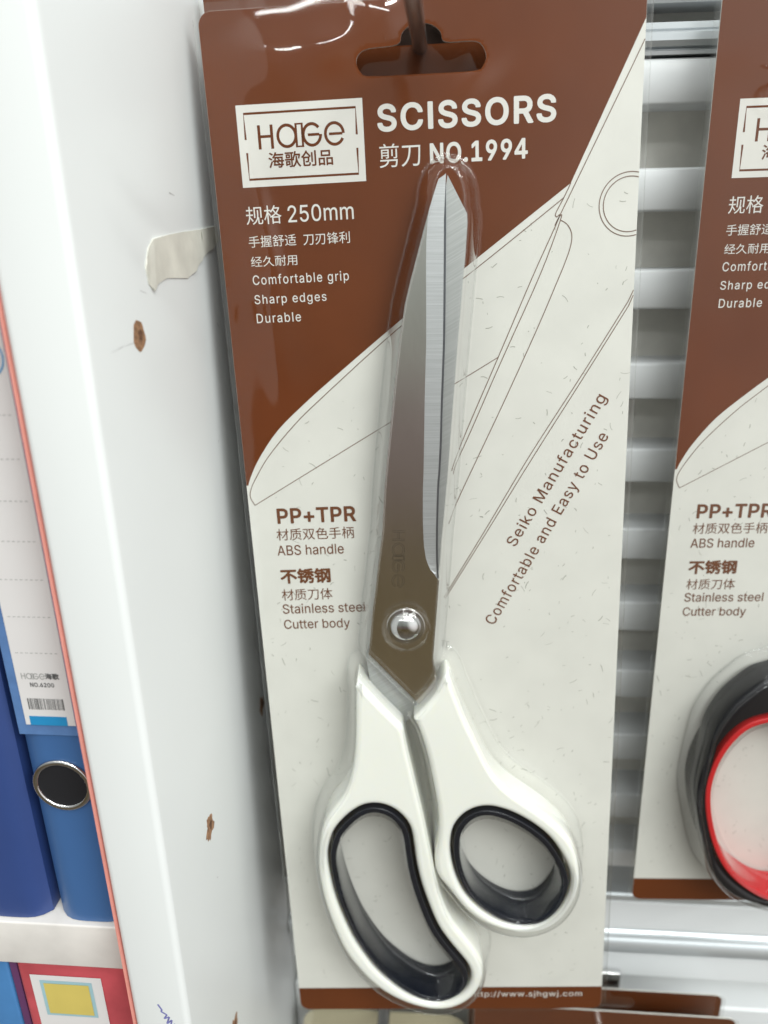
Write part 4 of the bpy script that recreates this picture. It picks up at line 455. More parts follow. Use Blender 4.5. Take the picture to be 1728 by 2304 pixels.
KS = FIX
WALL = empty('slatwall_panel', Matrix.Translation(W(60, 265, -280)))
tag(WALL, 'white horizontal slat display panel behind the hanging packs', 'slat panel')
WALL_INV = WALL.matrix_world.inverted()
def adopt(o, parent):
    o.parent = parent; o.matrix_parent_inverse = parent.matrix_world.inverted(); return o
bpy.context.view_layer.update()
PITCH = 29.95
tops = [13.3 - PITCH * k for k in range(0, 10)]
def slat(zt, zb):
    pr = [(283, zt - 0.4), (266.2, zt), (265.4, zt - 0.25), (265, zt - 0.9), (265, zb + 0.9), (265.4, zb + 0.25), (266.2, zb), (283, zb)]
    o = extrude_profile('slat', pr, -69.5, 320, lambda i: 0, [M_SLAT]); adopt(o, WALL)
    me = o.data; smooth_shade(me, 60)
slat(43.0, 30.5)
for zt in tops[:9]: slat(zt, zt - 12.6)
slat(tops[9], tops[9] - 9.5)
adopt(extrude_profile('back_sheet', [(281, 120), (281, -420)], -69.5, 320, lambda i: 0, [M_SLOT]), WALL)
# aluminium joint profiles above and below the slats
adopt(extrude_profile('joint_rail', [(280, 43.6), (264.4, 43.6), (264.2, 44.6), (265.4, 44.9), (265.4, 45.2), (263.6, 45.6), (262.6, 47.0), (262.6, 49.0), (263.4, 49.6), (263.0, 50.0), (263.0, 51.6), (266, 52.2), (280, 52.4)], -69.5, 320, lambda i: 0, [M_ALU]), WALL)
adopt(extrude_profile('panel_face', [(282, 57.5), (266, 57.0), (265, 58.0), (265, 118), (282, 118)], -69.5, 320, lambda i: 0, [M_SLAT]), WALL)
zb = -284.6
adopt(extrude_profile('joint_rail', [(280, zb + 5.8), (263.8, zb + 5.4), (263.2, zb + 4.6), (263.2, zb + 1.6), (264.4, zb + 1.0), (280, zb + 0.7)], -69.5, 320, lambda i: 0, [M_ALU]), WALL)
adopt(extrude_profile('panel_face', [(282, zb - 0.2), (266, zb - 0.4), (265, zb - 1.2), (265, zb - 16.6), (266, zb - 17.2), (282, zb - 17.4)], -69.5, 320, lambda i: 0, [M_SLAT]), WALL)
pr = [(281, zb - 17.6), (265.6, zb - 17.6), (265.2, zb - 18.4), (262.8, zb - 19.2)]
pr += [(263.2 - 2.2 * math.sin(t), zb - 19.2 - 9.4 * (1 - math.cos(t)) / 2 - 0.4) for t in np.linspace(0.2, math.pi - .1, 10)]
pr += [(263.4, zb - 29.6), (264.2, zb - 30.4), (281, zb - 30.9)]
o = extrude_profile('joint_rail', pr, -69.5, 320, lambda i: 0, [M_ALU]); smooth_shade(o.data, 50); adopt(o, WALL)
adopt(extrude_profile('panel_face', [(282, zb - 31.6), (265.6, zb - 31.6), (265, zb - 32.4), (265, zb - 45.5), (266, zb - 46.2), (282, zb - 46.4)], -69.5, 320, lambda i: 0, [M_SLAT]), WALL)
adopt(extrude_profile('panel_face', [(282, zb - 63.6), (266, zb - 63.6), (265, zb - 64.6), (265, zb - 120), (282, zb - 120)], -69.5, 320, lambda i: 0, [M_SLAT]), WALL)
# ------------------------------------------------------------------ white side panel with its marks
PANEL = empty('side_panel', Matrix.Translation(W(-78, 200, -320)))
tag(PANEL, 'white laminate shelf upright with chipped screw holes on its inner face', 'shelf upright')
bpy.context.view_layer.update()
adopt(world_box('board', -86.2, -70, 147, 300, -420, 160, M_LAMINATE, None, 1.6, 4), PANEL)
adopt(world_box('edge_trim', -86.8, -86.22, 147.3, 290, -420, 160, M_REDEDGE), PANEL)
def inner_patch(name, pts, mat, thick=0.05, lift=0.02):
    """flat irregular patch on the inner face: pts (depth y, z) mm"""
    bm = bmesh.new()
    a = [bm.verts.new(W(-70 + lift + thick, y, z)) for y, z in pts]; b = [bm.verts.new(W(-70 + lift, y, z)) for y, z in pts]
    bm.faces.new(a)
    for i in range(len(pts)): bm.faces.new((a[i], a[i - 1], b[i - 1], b[i]))
    bmesh.ops.recalc_face_normals(bm, faces=bm.faces)
    return link_mesh(name, bm_mesh(name, bm), None, [mat])
def blob(cy, cz, ry, rz, n=26, jag=0.16, seed=1):
    rr = random.Random(seed); out = []
    ph = [rr.uniform(0, 6.28) for _ in range(4)]
    for i in range(n):
        a = 2 * math.pi * i / n
        k = 1 + jag * (math.sin(3 * a + ph[0]) * .5 + math.sin(5 * a + ph[1]) * .4 + rr.uniform(-.4, .4))
        out.append((cy + ry * k * math.cos(a), cz + rz * k * math.sin(a)))
    return out
for i, (cy, cz, ry, rz, jag) in enumerate(((174.0, -24.2, 3.5, 3.5, .10), (180.3, -172.6, 3.6, 3.9, .30), (249.4, -176.8, 3.2, 3.6, .3), (180.6, -260.6, 3.4, 4.2, .3), (236, -28.0, 1.5, 1.5, .3))):
    if i == 4: continue
    h = adopt(inner_patch('chipped_hole', blob(cy, cz, ry, rz, 34, jag, 11 + i), M_CHIP, 0.04, 0.01), PANEL)
    d = adopt(inner_patch('screw_pit', blob(cy + .8, cz + .2, ry * .36, rz * .36, 18, .3, 31 + i), M_VOID if i == 2 else plain('screw_pit_brown', (0.13, 0.06, 0.03), 0.9, var=.4, scale=900), 0.02, 0.055), PANEL)
def scratch(pts, w, mat, name='scratch'):
    bm = bmesh.new()
    for (y0, z0), (y1, z1) in zip(pts[:-1], pts[1:]):
        d = Vector((y1 - y0, z1 - z0)); d.normalize(); n = Vector((-d.y, d.x)) * w / 2
        v = [bm.verts.new(W(-69.97, y0 + n.x, z0 + n.y)), bm.verts.new(W(-69.97, y1 + n.x * .3, z1 + n.y * .3)), bm.verts.new(W(-69.97, y1 - n.x * .3, z1 - n.y * .3)), bm.verts.new(W(-69.97, y0 - n.x, z0 - n.y))]
        bm.faces.new(v)
    return adopt(link_mesh(name, bm_mesh(name, bm), None, [mat]), PANEL)
scratch([(170.2, -25.2), (164, -25.1), (158, -25.4)], .22, M_SCUFF)
scratch([(181, -193.5), (182.2, -194.4)], .4, M_SCUFF)
scratch([(236, -29), (239, -31)], .3, M_SCUFF)
scratch([(178, -14.5), (182, -15.5)], .3, M_SCUFF)
scratch([(205, 7.0), (209, 6.4)], .5, M_SCUFF)
scratch([(226, -64), (228, -62)], .3, M_SCUFF)
# blue pen scribble on the front edge of the upright
bm = bmesh.new()
PEN_DZ = -1.6
pts = [(-78.4, -203.4), (-77.4, -205.6), (-77.8, -206.2), (-76.2, -207.4), (-77.2, -209.0), (-75.6, -208.2), (-76.6, -211), (-75.0, -209.4), (-75.9, -213), (-74.3, -210.9), (-75.2, -214.8), (-73.6, -212), (-74.4, -216)]
ctr = [(x, z + PEN_DZ) for x, z in pts]
for (x0, z0), (x1, z1) in zip(ctr[:-1], ctr[1:]):
    d = Vector((x1 - x0, z1 - z0)); d.normalize(); n = Vector((-d.y, d.x)) * .24
    bm.faces.new([bm.verts.new(W(x0 + n.x, 146.96, z0 + n.y)), bm.verts.new(W(x1 + n.x, 146.96, z1 + n.y)), bm.verts.new(W(x1 - n.x, 146.94, z1 - n.y)), bm.verts.new(W(x0 - n.x, 146.94, z0 - n.y))])
adopt(link_mesh('pen_scribble', bm_mesh('pen_scribble', bm), None, [M_PEN]), PANEL)
# torn piece of yellowed tape
bm = bmesh.new()
tp = [(182.6, -9.6), (185.5, -5.6), (189.3, -3.6), (200, -2.9), (212.7, -2.4), (228, -2.0), (243.5, -1.2), (247, -4.6), (243, -6.4), (235, -8.0), (227.9, -9.5), (220, -12.6), (212.3, -14.2), (205, -13.6), (196.0, -13.0), (190, -13.8), (186, -15.2), (183.4, -13.4)]
a = [bm.verts.new(W(-69.75, y, z)) for y, z in tp]; b = [bm.verts.new(W(-69.95, y, z)) for y, z in tp]
bm.faces.new(a)
for i in range(len(tp)): bm.faces.new((a[i], a[i - 1], b[i - 1], b[i]))
bmesh.ops.triangulate(bm, faces=[bm.faces[0]] if False else [f for f in bm.faces if len(f.verts) > 4])
bmesh.ops.subdivide_edges(bm, edges=list(bm.edges), cuts=3)
for v in bm.verts:
    q = v.co / MM
    v.co.x += MM * max(0, .3 * math.sin(q.z * 2.5 + q.y * .06) * (1 if q.x > -69.88 * KS else 0))
bmesh.ops.recalc_face_normals(bm, faces=bm.faces)
me = bm_mesh('torn_tape', bm); smooth_shade(me, 60)
TAPE = link_mesh('torn_tape', me, None, [M_TAPE])
tag(TAPE, 'torn strip of yellowed tape stuck on the white upright', 'tape')

# ------------------------------------------------------------------ left bay: shelf, binders, album
YB = 157.0
SH = world_box('shelf_board', -330, -87.3, YB - 1.5, 300, -203.4, -187.0, M_SHELF, None, .5)
tag(SH, 'off-white shelf board under the blue binders', 'shelf')
def front_quad(name, x0, x1, z0, z1, mat, parent, y, skew=0.0):
    bm = bmesh.new()
    v = [bm.verts.new(W(x0, y, z0)), bm.verts.new(W(x1, y, z0)), bm.verts.new(W(x1, y, z1)), bm.verts.new(W(x0, y, z1))]
    bm.faces.new(v)
    return adopt(link_mesh(name, bm_mesh(name, bm), None, [mat]), parent)
def binder_body(name, x0, x1, mat, parent, z1=70):
    # spine slightly rounded in plan
    bm = bmesh.new(); n = 10; f = []
    for zz in (-186.6, z1):
        row = []
        for i in range(n + 1):
            t = i / n; x = x0 + (x1 - x0) * t
            row.append(bm.verts.new(W(x, YB + 3.2 * (2 * t - 1) ** 4, zz)))
        row += [bm.verts.new(W(x1, YB + 95, zz)), bm.verts.new(W(x0, YB + 95, zz))]
        f.append(row)
    k = len(f[0])
    for i in range(k): bm.faces.new((f[0][i], f[0][(i + 1) % k], f[1][(i + 1) % k], f[1][i]))
    bm.faces.new(f[0][::-1]); bm.faces.new(f[1])
    bmesh.ops.recalc_face_normals(bm, faces=bm.faces)
    me = bm_mesh(name, bm); smooth_shade(me, 40)
    return adopt(link_mesh(name, me, None, [mat]), parent)
def text_on_front(me, x, z, y, name, mat, parent, scale=1.0):
    me.transform(Matrix(((KS, 0, 0, W(x, y, z).x), (0, 0, -KS, W(x, y, z).y), (0, KS, 0, W(x, y, z).z), (0, 0, 0, 1))))
    return adopt(link_mesh(name, me, None, [mat]), parent)

BIND = empty('lever_arch_binder', Matrix.Translation(W(-98.5, 200, -186.6)))
tag(BIND, 'blue binder with white spine label and metal finger ring beside the upright', 'binder', 'blue binders on the shelf')
bpy.context.view_layer.update()
binder_body('cover', -109.0, -88.2, M_BLUE, BIND)
front_quad('label_pocket', -108.0, -89.4, -122.2, 60, M_POCKET, BIND, YB - .35)
LB = front_quad('spine_label', -105.5, -92.4, -119.0, 60, M_LABEL, BIND, YB - .6)
for z in (-38.4, -48.4, -58.3, -68.2, -78.0, -87.9, -97.9):
    bm = bmesh.new()
    for i in range(9):
        x = -104.3 + i * 1.25
        v = [bm.verts.new(W(x + a, YB - .66, z + b)) for a, b in ((0, -.09), (.7, -.09), (.7, .09), (0, .09))]; bm.faces.new(v)
    adopt(link_mesh('ruled_line', bm_mesh('ruled_line', bm), None, [M_GREYINK]), BIND)
# word mark + characters on the label
bm = bmesh.new()
for pts, w in logo_strokes():
    ribbon(bm, [((x - 11.2) * .30, (y + 22.6) * .34) for x, y in pts], w * .34, 0)
text_on_front(bm_mesh('label_print', bm), -104.1, -105.4, YB - .68, 'label_print', M_GREYINK, BIND)
text_on_front(han('label_print', '海歌', 0, 3.6, 0, 1.75, 0, .05), -97.9, -105.3, YB - .68, 'label_print', M_INK, BIND)
text_on_front(latin('label_print', 'NO.6200', 0, 6.2, 0, 1.25, 0, bold=.04), -102.2, -107.6, YB - .68, 'label_print', M_INK, BIND)
bm = bmesh.new(); x = 0.0; rr = random.Random(5)
while x < 9.4:
    w = rr.choice((.10, .14, .14, .22, .32)); quad(bm, x, 0, x + w, 3.3, 0); x += w + rr.choice((.12, .16, .22, .34))
text_on_front(bm_mesh('barcode', bm), -103.8, -114.3, YB - .68, 'barcode', M_INK, BIND)
front_quad('label_tab', -104.2, -94.4, -119.0, -116.3, M_TEAL, BIND, YB - .7)
bm = bmesh.new()
ribbon(bm, arc(-3.2, 0, 4.6, 4.6, 0, 360, 40)[:-1], .35, 0, True); ribbon(bm, arc(-3.2, 0, 3.7, 3.7, 0, 360, 40)[:-1], .2, 0, True)
for k in (.9, 0, -.9): quad(bm, -.9, k - .12, .35, k + .12, 0)
quad(bm, -.9, -.9, -.65, .9, 0)
text_on_front(bm_mesh('round_emblem', bm), -94.4, -25.9, YB - .68, 'round_emblem', M_TEAL, BIND)
# finger ring
def ring_mesh(name, cx, cz, y, R, r, mat, parent, seg=48, ms=12):
    bm = bmesh.new(); vs = []
    for i in range(seg):
        a = 2 * math.pi * i / seg; row = []
        for j in range(ms):
            b = 2 * math.pi * j / ms
            row.append(bm.verts.new(W(cx + (R + r * math.cos(b)) * math.cos(a), y - r * .8 * math.sin(b), cz + (R + r * math.cos(b)) * math.sin(a))))
        vs.append(row)
    for i in range(seg):
        for j in range(ms):
            bm.faces.new((vs[i][j], vs[(i + 1) % seg][j], vs[(i + 1) % seg][(j + 1) % ms], vs[i][(j + 1) % ms]))
    bmesh.ops.recalc_face_normals(bm, faces=bm.faces)
    me = bm_mesh(name, bm); smooth_shade(me, 80)
    return adopt(link_mesh(name, me, None, [mat]), parent)
rg = ring_mesh('finger_ring', -99.3, -138.2, YB - .3, 7.3, .8, M_CHROME, BIND)
bm = bmesh.new(); bm.faces.new([bm.verts.new(W(-99.3 + 7.0 * math.cos(a), YB - .36, -138.2 + 7.0 * math.sin(a))) for a in np.linspace(0, 2 * math.pi, 40, endpoint=False)])
adopt(link_mesh('ring_opening_shade', bm_mesh('ring_opening_shade', bm), None, [M_VOID]), BIND)

BIND2 = empty('lever_arch_binder', Matrix.Translation(W(-123, 200, -186.6)))
tag(BIND2, 'dark blue binder mostly out of frame left of the labelled one', 'binder', 'blue binders on the shelf')
bpy.context.view_layer.update()
binder_body('cover', -133.0, -111.9, M_NAVY, BIND2)

ALB = empty('photo_album', Matrix.Translation(W(-105, 200, -330)))
tag(ALB, 'red plastic wrapped album with yellow label on the lower shelf', 'album')
bpy.context.view_layer.update()
adopt(world_box('cover', -125.6, -88.0, YB, 260, -330, -204.6, M_ALBUM, None, 1.2), ALB)
LQ = front_quad('cover_label', -121.8, -99.8, -300, -209.2, M_LABEL, ALB, YB - .3)
front_quad('label_border', -119.0, -102.9, -225.9, -211.2, M_CYAN, ALB, YB - .45)
front_quad('label_picture', -117.9, -103.9, -224.9, -212.2, M_YELLOW, ALB, YB - .6)
F1 = world_box('thin_folder', -128.3, -126.1, YB + 1, 260, -330, -205, M_PURPLE)
tag(F1, 'thin purple folder standing beside the red album', 'folder')
F2 = world_box('blue_folder', -140, -128.8, YB + .5, 260, -330, -204.8, M_SKY, None, .6)
tag(F2, 'light blue folder at the lower left corner', 'folder')
LS = world_box('lower_shelf_board', -330, -87.3, YB - 1.5, 300, -347, -330.2, M_SHELF, None, .5)
tag(LS, 'lower shelf board carrying the red album', 'shelf')
BK = world_box('bay_back_board', -330, -87.4, 300.5, 306, -420, 160, M_SHELF)
tag(BK, 'back board closing the shelf bay behind the binders', 'back board')

KS = 1.0
# ------------------------------------------------------------------ packs
CARD1 = [[0.998424, 0.044665, 0.033985], [-0.036706, 0.061593, 0.997426], [0.042457, -0.997101, 0.063136], [-56.316, 196.976, 37.72]]
CARD2 = [[0.999268, 0.035937, 0.013121], [-0.014036, 0.025351, 0.99958], [0.035589, -0.999032, 0.025836], [63.38, 215.373, 38.578]]

def rrect(x0, y0, x1, y1, r, n=6):
    out = []
    for cx, cy, a in ((x1 - r, y1 - r, 0), (x0 + r, y1 - r, 90), (x0 + r, y0 + r, 180), (x1 - r, y0 + r, 270)):
        out += [(cx + r * math.cos(math.radians(a + 90 * i / n)), cy + r * math.sin(math.radians(a + 90 * i / n))) for i in range(n + 1)]
    return out
SLOT_L = relax(smooth_closed([(44.7, -2.75), (45.6, -.6), (47.4, .8), (50, 1.25), (52.5, .75), (54.4, -.8), (55.2, -2.8), (61.4, -2.9), (63.5, -3.8), (64.5, -6.1), (63.7, -8.0), (61.7, -8.95), (50, -8.9), (38.1, -8.75), (36.1, -7.9), (35.1, -5.9), (35.8, -4.1), (38.2, -3.1)], 4), 1)
TOPY = 6.3
def clip_right(pts, X):
    return [(min(x, X), y) for x, y in pts]

def backing_card(height, dy_art, parent, seed):
    """cream card with brown printed head and foot, slot, line art and paper fibres: one mesh"""
    yb = -height
    parts = [(curve_mesh('card', [rrect(0, yb, 99.7, TOPY, 3.0), SLOT_L], extrude=.22, z=-.23), 0)]
    edge = [(x, y + dy_art) for x, y in smooth_open(BROWN[1:], 4)]
    head = [(0.04, BROWN[-1][1] + dy_art)] + edge[::-1] + [(99.66, BROWN[0][1] + dy_art + .4)]
    r = 3.0
    head += [(99.66, TOPY - r)] + [(96.7 + 2.96 * math.cos(math.radians(a)), TOPY - r + 2.96 * math.sin(math.radians(a))) for a in (15, 30, 45, 60, 75, 90)]
    head += [(3.0 + 2.96 * math.cos(math.radians(a)), TOPY - r + 2.96 * math.sin(math.radians(a))) for a in (90, 105, 120, 135, 150, 165, 180)]
    parts.append((curve_mesh('head', [head, SLOT_L], z=.03), 1))
    foot = [(0.04, yb + 9.25), (0.04, yb + 3)] + [(3 + 2.96 * math.cos(math.radians(a)), yb + 3 + 2.96 * math.sin(math.radians(a))) for a in range(195, 271, 15)] + [(96.7 + 2.96 * math.cos(math.radians(a)), yb + 3 + 2.96 * math.sin(math.radians(a))) for a in range(270, 361, 15)] + [(99.66, yb + 9.25)]
    parts.append((curve_mesh('foot', [foot], z=.03), 1))
    bm = bmesh.new(); w = .21
    for ln, wd in ((LN_L2, w), (LN_L1, w), (LN_BULB, w), (LN_EDGE, w), (LN_CHORD, w * .9), (LN_P1, w), (LN_P2, w)):
        ribbon(bm, [(min(x, 99.6), y + dy_art) for x, y in smooth_open(ln, 5)], wd, .055)
    (ccx, ccy), ro, ri = CIRC
    for rad in (ro, ri):
        a0 = math.degrees(math.acos((99.6 - ccx) / rad))
        ribbon(bm, [(x, y + dy_art) for x, y in arc(ccx, ccy, rad, rad, a0, 360 - a0, 40)], w, .055)
    parts.append((bm_mesh('lines', bm), 2))
    # fibres, only on the cream paper
    rr = random.Random(seed); bm = bmesh.new()
    ed = sorted(edge)
    ex = np.array([p[0] for p in ed]); ey = np.array([p[1] for p in ed])
    n = 0
    while n < 560:
        x = rr.uniform(1.5, 98.5); y = rr.uniform(yb + 10.5, 0)
        if y > np.interp(x, ex, ey) - 1.5 : continue
        L = rr.choice((.35, .5, .7, .9, 1.4, 2.0)) * rr.uniform(.7, 1.2); a = rr.gauss(60, 55); k = rr.uniform(-.25, .25)
        d = Vector((math.cos(math.radians(a)), math.sin(math.radians(a)))); nn = Vector((-d.y, d.x))
        p = [Vector((x, y)) + d * L * t + nn * k * L * (t - t * t) * 2 for t in (0, .33, .66, 1)]
        ribbon(bm, p, rr.uniform(.08, .21), .02); n += 1
    parts.append((bm_mesh('fibres', bm), 3))
    me = join_meshes('backing_card', parts)
    return link_mesh('backing_card', me, parent, [M_CREAM, M_BROWN, M_LINE, M_FIBRE])

def put(me, name, parent, mats, dy=0.0):
    o = link_mesh(name, me, parent, mats)
    o.location = (0, dy * MM, 0)
    return o

def print_card(card):
    """logo box and every printed line of the white-handled pack, as children of the card"""
    Zt = .075
    out = []
    # logo box
    box = curve_mesh('box', [[(6.65, -30.65), (36.05, -30.65), (36.05, -13.0), (6.65, -13.0)]], z=.06)
    bm = bmesh.new(); z = .075; w = .5
    ribbon(bm, [(8.35, -20.35), (8.35, -14.85), (34.4, -14.85), (34.4, -20.55)], w, z)
    ribbon(bm, [(8.4, -23.15), (8.4, -28.95), (34.35, -28.95), (34.35, -23.4)], w, z)
    for i, (pts, wd) in enumerate(logo_strokes()):
        ribbon(bm, pts, wd, z + .004 * (i % 3))
    fr = bm_mesh('frame', bm)
    cn = han('cn', '海歌创品', 13.3, 28.5, -26.75, -23.3, z, .055)
    me = join_meshes('logo_panel', [(box, 0), (fr, 1), (cn, 1)])
    out.append((put(me, 'logo_panel', card, [M_WHITEINK, M_BROWN]), 'A'))
    def L(text, key, bold=0.0, track=0.0, ink=M_WHITEINK, grp='A'):
        a, b, c = key
        out.append((put(latin('lettering', text, a[0], b[0], (a[1] + b[1]) / 2, c[1] - (a[1] - b[1]) / 2, Zt, bold, track), 'lettering', card, [ink]), grp))
    def H(text, key, bold=0.0, ink=M_WHITEINK, grp='A'):
        a, b, c = key
        out.append((put(han('lettering', text, a[0], b[0], (a[1] + b[1]) / 2, c[1] - (a[1] - b[1]) / 2, Zt, bold), 'lettering', card, [ink]), grp))
    L('SCISSORS', T_SCISSORS, .30, 30)
    H('剪刀', T_JIANDAO); 
    out.append((put(latin('lettering', 'NO.1994', T_NO_1994[0][0], T_NO_1994[1][0], -27.75, -23.35, Zt, .22, 15), 'lettering', card, [M_WHITEINK]), 'A'))
    H('规格', T_GUIGE); L('250mm', T_250mm)
    H('手握舒适', T_shouwo); H('刀刃锋利', T_daoren); H('经久耐用', T_jingjiu)
    L('Comfortable grip', T_Comfort, 0, 60); L('Sharp edges', T_Sharp, 0, 60); L('Durable', T_Durable, 0, 60)
    L('PP+TPR', T_PP, .2, 0, M_BROWNINK, 'B'); H('材质双色手柄', T_caizhi, 0, M_BROWNINK, 'B'); L('ABS handle', T_ABS, 0, 0, M_BROWNINK, 'B')
    H('不锈钢', T_buxiu, .16, M_BROWNINK, 'B'); H('材质刀体', T_caizhi2, 0, M_BROWNINK, 'B')
    L('Stainless steel', T_Stain, 0, 0, M_BROWNINK, 'B'); L('Cutter body', T_Cutter, 0, 0, M_BROWNINK, 'B')
    # slanted slogan
    for text, key in (('Seiko Manufacturing', T_Seiko), ('Comfortable and Easy to Use', T_Comf2)):
        a, b, c = key
        d = Vector(b) - Vector(a); ln = d.length
        cap = abs((Vector(c) - Vector(a)).cross(d.normalized())) if False else abs((c[0] - a[0]) * d.y - (c[1] - a[1]) * d.x) / ln
        me = latin('lettering', text, 0, ln, 0, cap, Zt, 0.0, 45)
        me.transform(Matrix.Translation((a[0] * MM, a[1] * MM, 0)) @ Matrix.Rotation(math.atan2(d.y, d.x), 4, 'Z'))
        out.append((put(me, 'lettering', card, [M_BROWNINK]), 'C'))
    out.append((put(latin('lettering', 'http://www.sjhgwj.com', 57.2, 93.3, -281.35, -279.2, Zt, .0, 40), 'lettering', card, [M_WHITEINK]), 'D'))
    return out

# ---- blister shell
def poly_sdf(P, poly):
    """signed distance (positive outside) of points P (n,2) to closed polygon"""
    poly = np.array(poly, float); A = poly; B = np.roll(poly, -1, 0)
    best = np.full(len(P), 1e9); inside = np.zeros(len(P), bool)
    for a, b in zip(A, B):
        ab = b - a; L = ab @ ab + 1e-12
        t = np.clip(((P - a) @ ab) / L, 0, 1)
        d = np.linalg.norm(P - (a + t[:, None] * ab), axis=1)
        best = np.minimum(best, d)
        if abs(b[1] - a[1]) > 1e-12:
            c = ((a[1] > P[:, 1]) != (b[1] > P[:, 1])) & (P[:, 0] < (b[0] - a[0]) * (P[:, 1] - a[1]) / (b[1] - a[1]) + a[0])
            inside ^= c
    return np.where(inside, -best, best)

def contour(xs, ys, F):
    """closed lines where F crosses zero on the grid (marching squares)"""
    nxt = {}
    S = F < 0
    code = S[:-1, :-1] * 1 + S[:-1, 1:] * 2 + S[1:, 1:] * 4 + S[1:, :-1] * 8
    for i, j in zip(*np.nonzero((code > 0) & (code < 15))):
        B, Rr, T, L = ('h', i, j), ('v', i, j + 1), ('h', i + 1, j), ('v', i, j)
        for a, b in {1: [(L, B)], 2: [(B, Rr)], 3: [(L, Rr)], 4: [(Rr, T)], 5: [(L, B), (Rr, T)], 6: [(B, T)], 7: [(L, T)], 8: [(T, L)], 9: [(T, B)], 10: [(B, Rr), (T, L)], 11: [(T, Rr)], 12: [(Rr, L)], 13: [(Rr, B)], 14: [(B, L)]}[int(code[i, j])]: nxt[a] = b
    def pt(k):
        t, i, j = k
        if t == 'h': a, b = F[i, j], F[i, j + 1]; return (xs[j] + a / (a - b) * (xs[j + 1] - xs[j]), ys[i])
        a, b = F[i, j], F[i + 1, j]; return (xs[j], ys[i] + a / (a - b) * (ys[i + 1] - ys[i]))
    out = []
    while nxt:
        k = next(iter(nxt)); lp = []
        while k in nxt: lp.append(pt(k)); k = nxt.pop(k)
        if len(lp) > 20: out.append(relax(lp, 3)[::2])
    return out

def bead(bm, pts, zs, rad, seg=6):
    """thin round bead along a closed line (mm)"""
    n = len(pts); rows = []
    for i in range(n):
        d = Vector(pts[(i + 1) % n]) - Vector(pts[i - 1]); d.normalize()
        rows.append([bm.verts.new(((pts[i][0] - d.y * rad * math.cos(a)) * MM, (pts[i][1] + d.x * rad * math.cos(a)) * MM, (zs[i] + rad * math.sin(a)) * MM)) for a in np.linspace(0, 2 * math.pi, seg, endpoint=False)])
    for i in range(n):
        for k in range(seg):
            f = bm.faces.new((rows[i][k], rows[(i + 1) % n][k], rows[(i + 1) % n][(k + 1) % seg], rows[i][(k + 1) % seg])); f.smooth = True

